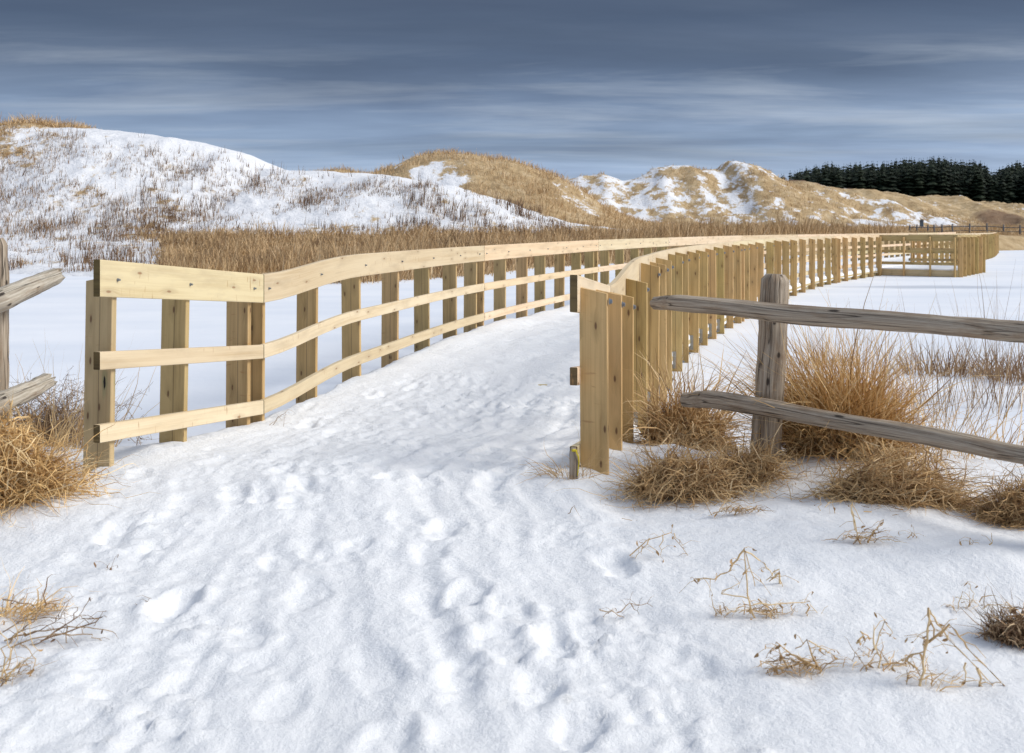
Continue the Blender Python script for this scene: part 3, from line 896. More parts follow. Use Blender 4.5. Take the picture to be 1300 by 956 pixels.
tussock('grass_tussock', 'large golden tussock rising behind the lower log rail', 'grass tussock', 1068, 588, .19, .16, 1500, .74, 2.2, M['gold'], 1.1, .007, (-.12, 0), noise=.15, group=GG, tint=(.12, 1),
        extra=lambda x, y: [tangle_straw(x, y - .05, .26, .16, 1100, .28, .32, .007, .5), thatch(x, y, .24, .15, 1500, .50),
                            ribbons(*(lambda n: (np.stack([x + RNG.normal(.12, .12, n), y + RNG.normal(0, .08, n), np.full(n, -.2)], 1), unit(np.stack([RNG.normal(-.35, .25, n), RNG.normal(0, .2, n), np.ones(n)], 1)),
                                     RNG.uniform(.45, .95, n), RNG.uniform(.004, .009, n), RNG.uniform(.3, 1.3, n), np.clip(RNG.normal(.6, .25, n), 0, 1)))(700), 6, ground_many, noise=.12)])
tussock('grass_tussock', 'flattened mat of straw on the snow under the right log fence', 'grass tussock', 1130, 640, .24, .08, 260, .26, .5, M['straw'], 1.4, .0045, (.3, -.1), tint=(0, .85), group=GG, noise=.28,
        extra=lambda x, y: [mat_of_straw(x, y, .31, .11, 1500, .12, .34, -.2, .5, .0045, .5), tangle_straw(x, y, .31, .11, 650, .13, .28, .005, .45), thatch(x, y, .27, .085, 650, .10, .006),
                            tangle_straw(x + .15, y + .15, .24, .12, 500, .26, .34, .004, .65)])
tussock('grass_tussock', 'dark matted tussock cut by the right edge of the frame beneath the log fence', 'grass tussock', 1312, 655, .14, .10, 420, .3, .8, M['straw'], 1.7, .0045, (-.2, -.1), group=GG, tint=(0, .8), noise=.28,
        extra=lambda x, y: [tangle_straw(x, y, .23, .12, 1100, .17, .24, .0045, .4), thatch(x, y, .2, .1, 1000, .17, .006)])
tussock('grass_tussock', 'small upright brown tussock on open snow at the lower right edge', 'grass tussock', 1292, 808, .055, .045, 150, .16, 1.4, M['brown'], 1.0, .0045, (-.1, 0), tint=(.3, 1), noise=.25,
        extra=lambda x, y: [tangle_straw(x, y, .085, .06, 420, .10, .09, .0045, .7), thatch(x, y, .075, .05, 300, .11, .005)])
tussock('grass_tussock', 'golden upright grass seen past the fallen right end of the lower log rail', 'grass tussock', 1235, 560, .4, .3, 170, .55, 1.8, M['gold'], .9, .005, (.2, 0), group=GG, noise=.2)
tussock('grass_tussock', 'loose straws strewn over the drift between the log post and the matted straw', 'grass tussock', 1020, 612, .22, .12, 50, .35, .5, M['straw'], 1.2, .004, (0, 0), group=GG, noise=.25, tint=(.3, 1))

# left side clumps
GL = 'straw by the left log fence'
tussock('grass_tussock', 'big tangled orange straw tussock at the left edge beneath the left log fence', 'grass tussock', 2, 645, .17, .13, 700, .42, 1.3, M['gold'], 1.6, .005, (.1, -.1), group=GL, noise=.3,
        extra=lambda x, y: [tangle_straw(x, y, .23, .16, 1500, .34, .26, .0055, .55), thatch(x, y, .19, .13, 900, .34, .006), tangle_straw(x + .1, y + .12, .26, .16, 400, .2, .26, .004, .55)])
tussock('grass_tussock', 'bent straw wisps lying on the snow low at the left edge', 'grass tussock', 8, 772, .09, .05, 60, .24, .5, M['gold'], 1.5, .0035, (.5, 0), group=GL, tint=(.3, 1), noise=.25,
        extra=lambda x, y: [tangle_straw(x + .06, y, .11, .04, 90, .05, .14, .0035, .6)])
tussock('grass_tussock', 'sparse pale straw stalks between the left log fence and railing', 'grass tussock', 60, 560, .35, .25, 200, .66, 2.4, M['straw'], .5, .004, (.1, 0), group=GL, tint=(.3, 1))

# farther clumps on the pond edge, right
for lbl, px, py, rx, ry, n, L in (
        ('sparse brown reed clump on the pond just right of the log post', 1045, 462, .32, .3, 110, .28),
        ('wide brown reed clump below the right part of the top log', 1195, 474, .5, .3, 260, .36),
        ('dark brown reed clump at the right edge under the top log', 1292, 482, .33, .35, 300, .42)):
    tussock('reed_clump', lbl, 'reeds', px, py, rx, ry, n, L, 1.9, M['brown'], .7, .010, h=ICE, group='reed clumps on the pond', tint=(.25, 1), nseg=3)
for k, (px, py, n, L, lbl) in enumerate(((1130, 540, 60, .95, 'few thin dry stalks above the golden tussock'), (1235, 520, 90, 1.0, 'thin dry stalks standing beyond the lower log rail'),
                                    (1290, 510, 90, 1.05, 'thin reddish stalks at the right edge between both log rails'), (1140, 470, 16, .9, 'pair of lone thin stalks against open pond snow'))):
    tussock('dry_stalks', lbl, 'dry stalks', px, py, .55, .45, n, L, 3.2, M['weed'], .25, .0055, h=ICE, tint=(.35, 1), noise=.05)

# ------------------------------------------------------------------ branching dead plants
def tube_poly(bm, pts, r0, r1, seg=6, tintv=.5, lay=None):
    pts = [Vector(p) for p in pts]; n = len(pts); prev = None
    for i, p in enumerate(pts):
        d = (pts[min(i + 1, n - 1)] - pts[max(i - 1, 0)]); d = d.normalized() if d.length > 0 else Vector((0, 0, 1))
        a = d.orthogonal().normalized(); b = d.cross(a)
        r = r0 + (r1 - r0) * i / (n - 1)
        cur = [bm.verts.new(p + a * math.cos(2 * math.pi * k / seg) * r + b * math.sin(2 * math.pi * k / seg) * r) for k in range(seg)]
        for v in cur: v[lay] = tintv
        if prev:
            for k in range(seg):
                f = bm.faces.new((prev[k], prev[(k + 1) % seg], cur[(k + 1) % seg], cur[k])); f.smooth = True
        prev = cur
    bm.faces.new(prev)

def curl_leaf(bm, p, rnd, size, lay, tint):
    size *= .75; tint *= .55
    """a shrivelled hanging leaf: a curved folded strip"""
    d = Vector((rnd.uniform(-1, 1), rnd.uniform(-1, 1), -rnd.uniform(.4, 1.5))).normalized()
    s = d.orthogonal().normalized(); s.rotate(__import__('mathutils').Quaternion(d, rnd.uniform(0, 6)))
    p = Vector(p); pr = None
    for i in range(5):
        t = i / 4; w = size * .2 * math.sin(math.pi * (t * .85 + .1))
        l = bm.verts.new(p + s * w); m = bm.verts.new(p + d.cross(s) * w * .6); r = bm.verts.new(p - s * w)
        for v in (l, m, r): v[lay] = tint
        if pr:
            for q in ((pr[0], pr[1], m, l), (pr[1], pr[2], r, m)): bm.faces.new(q).smooth = True
        pr = (l, m, r)
        p = p + d * size / 4; d = (d + Vector((rnd.uniform(-.5, .5), rnd.uniform(-.5, .5), rnd.uniform(-.3, .5)))).normalized()

def dead_plant(label, px, py, seed, stems, leafy=.5, thick=.004, mat='weed2', cat='dead plant', name='dead_plant', group='withered plants poking through the snow', mat_n=0, tintbase=.6):
    """stems: list of polylines in (dx, dz, dy) metres from the root, each optionally with side twigs"""
    rnd = random.Random(seed)
    x, y = ground_point(px, py); z = ground_at(x, y)
    bm = bmesh.new(); lay = bm.verts.layers.float.new('tint')
    for st in stems:
        pts = [Vector((a, c, b)) for (a, b, c) in st]
        # subdivide with wobble
        fine = []
        for p, q in zip(pts[:-1], pts[1:]):
            for k in range(4):
                fine.append(p.lerp(q, k / 4) + Vector((rnd.gauss(0, .003), rnd.gauss(0, .003), rnd.gauss(0, .002))))
        fine.append(pts[-1])
        th = thick * rnd.uniform(.7, 1.1)
        tube_poly(bm, fine, th, th * .4, 6, tintbase + rnd.uniform(-.15, .3), lay)
        for i in range(2, len(fine)):
            if rnd.random() < .55:
                p = fine[i]; d = Vector((rnd.uniform(-1, 1), rnd.uniform(-.6, .6), rnd.uniform(-.4, .7))).normalized(); L = rnd.uniform(.02, .075)
                tw = [p, p + d * L * .5, p + d * L + Vector((0, 0, -.3 * L))]
                tube_poly(bm, tw, th * .38, th * .18, 4, tintbase + rnd.uniform(-.2, .2), lay)
                if rnd.random() < leafy: curl_leaf(bm, tw[-1], rnd, rnd.uniform(.012, .034), lay, rnd.uniform(.3, .7))
            if rnd.random() < leafy * .45: curl_leaf(bm, fine[i], rnd, rnd.uniform(.012, .03), lay, rnd.uniform(.3, .7))
    me = bpy.data.meshes.new(name); bm.to_mesh(me); bm.free()
    o = link_mesh(name, me, M['straw'] if mat == 'straw' else M['weed'], None, (x, y, z - .008))
    tag(o, label, cat, group)
    if mat_n:
        V, Fc, T = mat_of_straw(x, y, .07 + .0005 * mat_n, .035, mat_n, .05, .09, -.2, 1.2, .003, .45)
        V = V - np.array((x, y, z))
        link_mesh('dead_leaves', np_mesh('dead_leaves', V, Fc, True, {'tint': T}), M['straw'], o, (0, 0, .008))
    return o

def px_stems(px, py, polys, dy=0.0):
    """pixel polylines around a root pixel -> metre offsets (dx, dz, dy) at the root's depth"""
    x, y = ground_point(px, py); k = y / F
    out = []
    for pl in polys:
        out.append([((a - px) * k, (py - b) * k + .0, dy + random.uniform(-.02, .02) + (i * .004)) for i, (a, b) in enumerate(pl)])
    return out

dead_plant('bent brown weed with a drooping tip, tallest plant below the log post', 960, 778, 1,
    px_stems(960, 778, [[(958, 778), (948, 745), (946, 690), (958, 735)], [(946, 690), (925, 715), (905, 725), (882, 728)], [(950, 748), (915, 745), (938, 730)],
                        [(955, 755), (1000, 757), (1030, 758), (1043, 780)], [(946, 690), (972, 708), (985, 728)], [(1028, 758), (1024, 778)], [(965, 756), (985, 775)]]), .6, .0028, 'straw', mat_n=130)
dead_plant('broken pale stem stub beside the bent weed', 988, 745, 2, px_stems(988, 745, [[(991, 745), (990, 721), (972, 735)], [(990, 724), (976, 737)]]), .1, .0042, 'straw')
dead_plant('crumpled brown weed with a thick leaning stalk, left of the tall broken stems', 1010, 845, 3,
    px_stems(1010, 845, [[(1030, 866), (1040, 838), (1026, 803), (1012, 815)], [(1040, 838), (1020, 832), (990, 835), (964, 826)], [(1030, 830), (1005, 822), (988, 806), (975, 820)],
                         [(1026, 803), (1048, 815), (1058, 822)], [(1000, 840), (990, 812)]]), .8, .0032, 'straw', mat_n=110)
dead_plant('tall broken stems bent in sharp angles at the bottom right', 1180, 866, 4,
    px_stems(1180, 866, [[(1165, 866), (1175, 820), (1181, 765), (1200, 795), (1240, 840), (1262, 862)], [(1178, 812), (1205, 782), (1230, 815), (1276, 862)],
                         [(1165, 840), (1150, 830), (1170, 815), (1183, 795)], [(1181, 765), (1188, 800), (1176, 815)], [(1226, 832), (1228, 858)], [(1240, 840), (1250, 866)]]), .35, .0040, 'straw', mat_n=60)
dead_plant('curled leafy stalk with pale cut stem, between crumpled weed and tall broken stems', 1115, 845, 5,
    px_stems(1115, 845, [[(1120, 845), (1116, 815), (1128, 786), (1133, 800)], [(1078, 860), (1095, 840), (1112, 832)], [(1120, 836), (1150, 838), (1165, 826)],
                         [(1085, 808), (1095, 795), (1108, 806)], [(1108, 812), (1110, 786)]]), .9, .003, 'straw', mat_n=70)
dead_plant('short thatched weed with two upright stalks just below the matted straw', 1098, 702, 6,
    px_stems(1098, 702, [[(1092, 702), (1084, 680), (1080, 645), (1095, 672)], [(1080, 650), (1088, 690)], [(1100, 700), (1112, 685), (1120, 672)]]), .5, .0035, 'straw', mat_n=120)
dead_plant('tiny grass tips barely showing in the snow right of the thatched weed', 1165, 697, 7, px_stems(1165, 697, [[(1152, 692), (1160, 686), (1168, 694)], [(1168, 694), (1172, 698)]]), .4, .0025, 'straw')
dead_plant('little curled stalks in the snow near the right edge', 1245, 710, 8, px_stems(1245, 710, [[(1228, 710), (1232, 700), (1245, 709)], [(1258, 710), (1263, 703)]]), .6, .003, 'straw')
dead_plant('small straw knot in the snow below the tangled grey-brown tussock', 928, 660, 9, px_stems(928, 660, [[(905, 655), (925, 646), (945, 655)], [(930, 660), (940, 644), (950, 660)]]), .6, .0028, 'straw', mat_n=110)
dead_plant('bare forked twig lying alone on the snow right of the path', 795, 778, 10, px_stems(795, 778, [[(762, 766), (780, 770), (795, 780)], [(785, 772), (800, 762), (830, 768)], [(800, 762), (812, 775)], [(765, 778), (782, 768)]]), .1, .0018, 'weed')
dead_plant('thin fallen twig across the snow just below the right railing end', 800, 652, 11, px_stems(800, 652, [[(725, 650), (755, 655), (790, 648), (825, 652)], [(768, 652), (790, 662)], [(722, 640), (728, 628), (734, 640)]]), .05, .0018, 'weed')
dead_plant('arching leafless stem on the snow under the log post', 850, 705, 12, px_stems(850, 705, [[(800, 700), (820, 682), (850, 672), (878, 708)], [(826, 680), (815, 692), (806, 704)], [(840, 674), (838, 700)], [(855, 674), (870, 690)]]), .4, .0024, 'straw')
dead_plant('small dry sprig on the snow to the left of the path', 133, 716, 13, px_stems(133, 716, [[(130, 720), (138, 708)], [(134, 718), (142, 712)]]), 1.0, .002, 'weed')
dead_plant('single small twig lying in the trodden path', 182, 760, 14, px_stems(182, 760, [[(176, 766), (184, 758), (193, 751)]]), 0, .0022, 'weed')
dead_plant('spray of thin brown twigs fanning over the snow at the lower left', 40, 805, 15,
    px_stems(40, 805, [[(0, 790), (30, 775), (70, 770), (90, 745)], [(0, 808), (60, 790), (105, 790), (130, 800)], [(10, 800), (45, 772), (60, 740)], [(60, 795), (90, 775), (100, 755)], [(0, 825), (45, 805), (75, 812)]]) +
    px_stems(40, 805, [[(0, 800), (40, 790), (95, 782), (142, 787)], [(0, 812), (50, 800), (95, 770), (112, 745)], [(30, 795), (70, 775), (88, 750)], [(50, 800), (110, 782), (126, 772), (100, 774)],
                       [(0, 815), (20, 790), (60, 778)], [(0, 860), (30, 830), (42, 815), (30, 808)], [(5, 745), (35, 750), (60, 768)], [(80, 785), (84, 818)]]), .12, .0026, 'weed')
dead_plant('tangle of straw coloured stems reaching in low at the bottom left edge', 10, 845, 18,
    px_stems(10, 845, [[(-10, 850), (10, 815), (15, 780), (8, 740)], [(0, 850), (20, 820), (45, 800), (35, 760)], [(-5, 870), (25, 850), (42, 815), (20, 790)], [(0, 830), (12, 800), (0, 770)], [(5, 845), (2, 800), (25, 770)]]), .3, .0026, 'straw', mat_n=60)
dead_plant('cluster of thin broken stalks in the snow between the leafy stalk and the right edge', 1225, 770, 19,
    px_stems(1225, 770, [[(1215, 775), (1222, 745), (1240, 760)], [(1228, 772), (1236, 750), (1232, 735)], [(1220, 772), (1205, 762)]]), .6, .0022, 'straw', mat_n=30)
dead_plant('few thin upright stalks poking up under the lower log rail end', 1050, 660, 20,
    px_stems(1050, 660, [[(1040, 655), (1043, 640), (1040, 632)], [(1058, 660), (1056, 640)], [(1046, 650), (1058, 642), (1070, 636)]]), .4, .002, 'straw')
dead_plant('bare forked twig standing behind the first gap of the left railing', 170, 535, 16,
    px_stems(170, 535, [[(160, 540), (145, 530), (165, 495), (172, 502)], [(172, 535), (178, 505), (160, 475)], [(172, 502), (178, 530), (184, 532)], [(165, 495), (150, 525)], [(172, 500), (185, 488)]]), .5, .003, 'weed')
dead_plant('dark wiry twigs sticking out at the railing bend', 345, 530, 17, px_stems(345, 530, [[(338, 540), (352, 520), (366, 508)], [(340, 545), (360, 530), (362, 512)], [(342, 528), (358, 515)]]), .05, .002, 'weed')

# dark tangled shrub behind the left log fence
def tangle(name, label, px, py, rx, ry, rz, n, seed, h=ICE):
    rnd = random.Random(seed); x, y = ground_point(px, py, h); z = ground_at(x, y)
    bm = bmesh.new(); lay = bm.verts.layers.float.new('tint')
    for _ in range(n):
        p = Vector((rnd.gauss(0, rx * .5), rnd.gauss(0, ry * .5), 0)); pts = [p]
        d = Vector((rnd.gauss(0, .5), rnd.gauss(0, .4), 1)).normalized(); L = rnd.uniform(.3, 1) * rz
        for k in range(7):
            p = p + d * L / 6; pts.append(p); d = (d + Vector((rnd.gauss(0, .45), rnd.gauss(0, .4), rnd.gauss(-.12, .3)))).normalized()
        th = rnd.uniform(.0015, .003); tv = rnd.uniform(.1, .7)
        tube_poly(bm, pts, th, th * .5, 4, tv, lay)
        for p in pts[2:]:
            for _k in range(2):
                q = p + Vector((rnd.gauss(0, .03), rnd.gauss(0, .03), rnd.gauss(0.01, .03)))
                tube_poly(bm, [p, q], .0012, .0008, 3, tv, lay)
                if rnd.random() < .35: curl_leaf(bm, q, rnd, rnd.uniform(.01, .02), lay, rnd.uniform(0, .4))
    me = bpy.data.meshes.new(name); bm.to_mesh(me); bm.free()
    return tag(link_mesh(name, me, M['weed'], None, (x, y, z - .02)), label, 'shrub')
tangle('shrub', 'dark tangled low shrub between the left log fence and the first railing post', 55, 560, .36, .3, .5, 330, 3)

# stake with yellow tape at the right railing end
st = empty('survey_stake', (*ground_point(727, 612, 0), 0)); sx_, sy_ = ground_point(729, 612, 0)
st.location = (sx_, sy_, 0)
tag(st, 'short dark wooden stake tied with yellow tape beside the right railing end', 'stake')
tube_log('stake_body', [(sx_, sy_, -.06), (sx_ + .004, sy_, .09), (sx_ - .002, sy_ + .002, .165)], [.022, .02, .018], M['log'], st, .2, 44, seg=10, nsub=12, flat=.7)
bm = bmesh.new(); lay = bm.verts.layers.float.new('tint')
for k in range(5):
    a = k * 1.3
    p = [Vector((sx_ + .012 * math.cos(a + j * .9) + (.006 * j if k == 4 else 0), sy_ - .02 + .006 * math.sin(a + j), .155 - (.03 * j if k == 4 else .004 * math.sin(j * 2 + k)))) for j in range(5)]
    tube_poly(bm, p, .004, .003, 5, .5, lay)
me = bpy.data.meshes.new('tape'); bm.to_mesh(me); bm.free(); link_mesh('tape', me, M['ribbon'], st)
tussock('grass_tussock', 'thin tangled stems around the stake at the right railing end', 'grass tussock', 722, 610, .10, .06, 80, .27, .8, M['straw'], 2.0, .0032, (-.3, 0), group='dry grass tussocks by the log fence', tint=(.1, .7), noise=.3)

# ------------------------------------------------------------------ dunes
def crest(pts, D):
    xs = np.array([(p[0] - 650) / F * D for p in pts]); hs = np.array([CAMZ + .05 + (HOR - p[1]) / F * D for p in pts])
    return xs, hs
ridges = [
    (62, 13.5, 22, [(-900, 190), (-400, 168), (0, 164), (50, 162), (118, 166), (150, 168), (200, 177), (250, 185), (310, 198), (330, 209), (350, 221), (400, 222), (450, 223), (490, 226), (540, 236), (600, 252), (660, 270), (720, 284), (780, 291), (900, 294)]),
    (100, 17, 30, [(-200, 230), (300, 232), (390, 224), (430, 216), (470, 223), (500, 214), (530, 200), (555, 195), (600, 199), (650, 207), (700, 224), (735, 243), (765, 264), (810, 283), (880, 293)]),
    (150, 17, 36, [(400, 262), (640, 240), (705, 236), (740, 227), (765, 223), (790, 230), (806, 228), (835, 214), (850, 213), (875, 212), (900, 219), (918, 220), (928, 208), (940, 206), (962, 211), (1000, 236), (1060, 251), (1130, 268), (1200, 284), (1300, 292)]),
    (215, 30, 60, [(800, 262), (940, 240), (985, 234), (1010, 230), (1050, 239), (1110, 244), (1150, 253), (1178, 251), (1202, 248), (1235, 263), (1262, 257), (1290, 268), (1360, 262), (1500, 268), (1900, 270)]),
    (300, 50, 90, [(700, 262), (1000, 250), (1100, 250), (1300, 252), (1600, 245), (2200, 255)]),
]
ridges_c = [(D, wf, wb, *crest(p, D)) for D, wf, wb, p in ridges]

def dune_h(X, Y, parts=False):
    ysh = np.interp(X, shoreX, shoreY) + fbm(X, Y * 0, 7, 3, 33) * 2.2
    d = Y - ysh
    base = -.45 + .32 * sstep(-1.5, 2.5, d) + .20 * sstep(0, 40, d) + fbm(X, Y, 5, 4, 61) * .12 * sstep(0, 6, d)
    hs = []
    for i, (D, wf, wb, cx, ch) in enumerate(ridges_c):
        wx = X + fbm(X, Y, 22, 3, 70 + i) * 2.5 * sstep(D, D - wf * 1.2, Y)
        Dm = D
        t = (Y - Dm) / np.where(Y < Dm, wf, wb)
        H = np.interp(wx * D / np.maximum(Y, 1) ** .5 / D ** .5, cx, ch) if False else np.interp(wx, cx, ch)
        prof = np.exp(-np.abs(t) ** 1.9)
        hs.append(H * prof)
    hs = np.stack(hs); k = np.argmax(hs, 0); top = hs.max(0)
    # folds running down the slope
    fold = fbm(X * 1.0, Y * .45, 9, 5, 5, .55) * .9 + fbm(X, Y * .6, 2.6, 4, 9) * .22
    slope = sstep(.2, 3.0, top)
    kk = np.array([1.0, .9, 1.6, 1.6, 1.5])[k]
    # flatten folds at the crest lines so the skyline keeps its shape
    near_crest = np.zeros_like(X)
    for (D, wf, wb, cx, ch) in ridges_c: near_crest = np.maximum(near_crest, np.exp(-((Y - D) / (wf * .25)) ** 2))
    z = base + top * sstep(-1, 3, d) + slope * (fold * kk * (1 - .85 * near_crest)) * sstep(0, 8, d)
    z = z + .12 * fbm(X, Y, 1.1, 3, 19) * sstep(0, 5, d) + slope * (k >= 2) * .7 * fbm(X, Y, 4.5, 4, 23, .6)
    if parts: return z, k, top, d
    return z

def cover_f(X, Y):
    """grass cover 0..1 and heath share, by place"""
    z, k, top, d = dune_h(X, Y, True)
    px = X / np.maximum(Y, 1) * F + 650
    n = fbm(X, Y * .6, 6, 5, 101, .6); nf = fbm(X, Y, 1.7, 4, 111, .6)
    flat = top < 1.0
    cA = .27 + .5 * np.maximum(0, n) + .18 * nf
    cA = cA - .12 * sstep(260, 180, px) * sstep(46, 38, Y) + .55 * sstep(59, 62, Y) * sstep(150, 100, px) * (Y < 66) + .25 * sstep(300, 0, px) * sstep(45, 34, Y)
    cA = cA - .5 * sstep(56, 61, Y) * sstep(110, 160, px) * sstep(500, 400, px)
    cA = cA + .5 * sstep(.6, -.2, (z - .6) / 2) * sstep(300, 420, px)
    cB = .93 - .95 * sstep(640, 480, px) * sstep(.02, .3, n + .22) * sstep(99, 92, Y) + .2 * nf - .35 * sstep(.25, .5, n)
    cB = np.where(px < 500, np.maximum(cB, .9 * (Y > 92)), cB)
    cC = .68 + .40 * n + .75 * nf - .25 * sstep(930, 800, px)
    cD = .85 + .45 * n + .25 * nf
    c = np.choose(np.minimum(k, 3), [cA, cB, cC, cD])
    c = np.where(flat, np.where(px < 215, .30 + .6 * n, .95 + .5 * n), c)
    band = sstep(17, 5, d) * sstep(-.5, 1, d)
    cb = np.where(px < 205, .22 + .6 * n, .9 + .35 * n)
    c = c * (1 - band) + cb * band
    heath = sstep(.25, .4, fbm(X, Y * .5, 16, 3, 202)) * sstep(130, 150, Y) * .9
    heath = np.maximum(heath, sstep(.45, .9, np.exp(-((px - 1268) / 42) ** 2 - ((Y - 182) / 22) ** 2) + .5 * n + .2 * nf) * .7)
    return np.clip(c, 0, 1.2), np.clip(heath, 0, 1)

us = np.linspace(-1.15, 1.25, 900); yl = np.exp(np.linspace(math.log(24), math.log(460), 560))
UU, YY = np.meshgrid(us, yl); XX = UU * YY
DZ = dune_h(XX, YY)
CV, HE = cover_f(XX, YY)
me = np_mesh('dunes', np.stack([XX.ravel(), YY.ravel(), DZ.ravel()], 1), grid_faces(len(yl), len(us)), True, {'cover': CV.ravel(), 'heath': HE.ravel()})
tag(link_mesh('dunes', me, M['dunes']), 'snow patched sand dunes with straw coloured grass', None, None, 'structure')

def scatter(n, pxlo, pxhi, ylo, yhi, accept):
    """random roots over the dunes, uniform in view angle and inverse depth"""
    px = RNG.uniform(pxlo, pxhi, n); Y = np.exp(RNG.uniform(math.log(ylo), math.log(yhi), n)); X = (px - 650) / F * Y
    c, h = cover_f(X, Y); z, k, top, d = dune_h(X, Y, True)
    m = accept(px, X, Y, c, h, z, k, d)
    return X[m], Y[m], z[m]

def field(name, label, X, Y, Z, hgt, width, mat, per=1, jit=.15, lean=.25, grav=.4, nseg=2, tint=(.5, .22)):
    X = np.repeat(X, per) + RNG.normal(0, jit, len(X) * per); Y = np.repeat(Y, per) + RNG.normal(0, jit, len(Y) * per)
    Z = np.repeat(Z, per) - .05; n = len(X)
    D = unit(np.stack([RNG.normal(.06, lean, n), RNG.normal(0, lean, n), np.ones(n)], 1))
    H = hgt * RNG.uniform(.5, 1.2, n) * (1 + .55 * fbm(X, Y, 2.2, 3, 515)) * (1 + .5 * fbm(X, Y, .7, 2, 516)) * (.60 + .40 * sstep(330, 470, X / Y * F + 650) if name == 'reeds' else 1)
    W = width * RNG.uniform(.6, 1.4, n) * (Y / np.mean(Y)) ** .5
    s = ribbons(np.stack([X, Y, Z], 1), D, H, W, np.full(n, grav) * RNG.uniform(0, 2, n), np.clip(RNG.normal(tint[0], tint[1], n), 0, 1), nseg)
    V, Fc, T = s
    o = link_mesh(name, np_mesh(name, V, Fc, True, {'tint': T}), mat)
    return tag(o, label, None, None, 'stuff')

# reeds along the far shore
X, Y, Z = scatter(60000, 215, 1130, 26, 75, lambda px, X, Y, c, h, z, k, d: (d > .2) & (d < 5 + 6 * RNG.random(len(X)) + 3 * fbm(X, Y, 5, 3, 7)) & (z < 1.6) & (fbm(X, Y, 1.9, 4, 303, .6) * 1.9 + .26 - .30 * (px < 400) - (.22 + .5 * (px < 395)) * sstep(3, 10, d) > RNG.normal(0, .12, len(X))))
field('reeds', 'dense brown reeds lining the far shore of the pond', X, Y, Z, .92, .028, M['reed'], per=2, jit=.3, lean=.2, grav=.5, nseg=3, tint=(.5, .3))
# tan grass over the plain and the middle dunes
X, Y, Z = scatter(150000, -60, 1360, 36, 190, lambda px, X, Y, c, h, z, k, d: (d > 6) & (c > .62 + .2 * RNG.random(len(X))) & ((k > 0) | (z < 1.5) | (Y > 58)) & (h < .4))
field('dune_grass', 'straw coloured marram grass covering the dunes', X, Y, Z, .55, .05, M['dune_grass'], per=2, jit=.25, lean=.3, grav=.9, nseg=2, tint=(.55, .22))
X, Y, Z = scatter(15000, -80, 760, 31, 58.5, lambda px, X, Y, c, h, z, k, d: (d > 1) & (k == 0) & (fbm(X, Y, 2.6, 4, 424, .6) > RNG.normal(.25, .13, len(X))))
field('tall_dune_weeds', 'taller dark weed stalks in loose clusters on the snowy left dune', X, Y, Z, .55, .026, M['weed'], per=3, jit=.07, lean=.16, grav=.3, nseg=2, tint=(.28, .25))
# small tan tufts and dark weeds over the snowy left dune
X, Y, Z = scatter(38000, -80, 720, 31, 57.5, lambda px, X, Y, c, h, z, k, d: (d > 1) & (k == 0) & (fbm(X, Y, 3.2, 4, 404, .6) + .03 > RNG.normal(.12, .16, len(X))))
field('dune_weeds', 'dark dry weed stems dotted over the snowy left dune', X, Y, Z, .30, .022, M['weed'], per=2, jit=.06, lean=.18, grav=.3, nseg=2, tint=(.42, .28))
X, Y, Z = scatter(16000, -80, 640, 31, 61, lambda px, X, Y, c, h, z, k, d: (d > 1) & (k == 0) & (c > .42 + .1 * RNG.random(len(X))))
field('dune_tufts', 'low tan grass tufts breaking through the snow of the left dune', X, Y, Z, .38, .035, M['dune_grass'], per=5, jit=.14, lean=.45, grav=1.3, nseg=2, tint=(.4, .25))

# ------------------------------------------------------------------ spruce wood
def spruce_set(n):
    V = []; Fc = []; T = []; o = 0
    rnd = random.Random(77)
    for i in range(n):
        px = rnd.uniform(982, 1480); 
        D = rnd.uniform(262, 330); X = (px - 650) / F * D
        topy = np.interp(px, [975, 1005, 1025, 1050, 1100, 1150, 1200, 1240, 1263, 1285, 1320, 1400, 1480], [229, 222, 216, 212, 209, 206, 204, 207, 217, 211, 212, 210, 214]) + rnd.choice((rnd.uniform(-5, 5), rnd.uniform(-1, 10), rnd.uniform(4, 24))) + 1.2 * math.sin(px * .13) + 1.5 * math.sin(px * .047)
        if px < 1030 : 
            if rnd.random() < .15: continue
        zt = CAMZ + (HOR - topy) / F * D; H = rnd.uniform(6, 10); zb = zt - H; R = H * rnd.uniform(.17, .33)
        tint = rnd.random() ** 1.5
        layers = 10
        for L in range(layers):
            t = L / (layers - 1); z = zb + H * (1 - t) ** .9 if False else zb + H * (t * .97 + .02); r = R * (1 - t) ** .62 * (1 + .25 * math.sin(L * 2.1 + i)) + .1
            nb = 6
            for b in range(nb):
                a = 2 * math.pi * (b + rnd.random()) / nb; rr_ = r * rnd.uniform(.65, 1.25); w = rr_ * .42
                ca, sa = math.cos(a), math.sin(a); dz = -rr_ * .38
                V += [(X, D, z + .35), (X + ca * rr_ * .6 - sa * w, D + sa * rr_ * .6 + ca * w, z + dz * .7), (X + ca * rr_, D + sa * rr_, z + dz + .15), (X + ca * rr_ * .6 + sa * w, D + sa * rr_ * .6 - ca * w, z + dz * .7)]
                Fc.append((o, o + 1, o + 2, o + 3)); o += 4
                T += [min(1, max(0, tint * .6 + rnd.uniform(0, .4)))] * 4
        V += [(X - .1, D, zb), (X + .1, D, zb), (X + .03, D, zt - .3), (X - .03, D, zt - .3)]; Fc.append((o, o + 1, o + 2, o + 3)); o += 4; T += [.1] * 4
    return np.array(V), np.array(Fc), np.array(T)
V, Fc, T = spruce_set(2300)
tag(link_mesh('spruce_wood', np_mesh('spruce_wood', V, Fc, False, {'tint': T}), M['spruce']), 'dark spruce wood on the horizon behind the dunes', None, None, 'stuff')

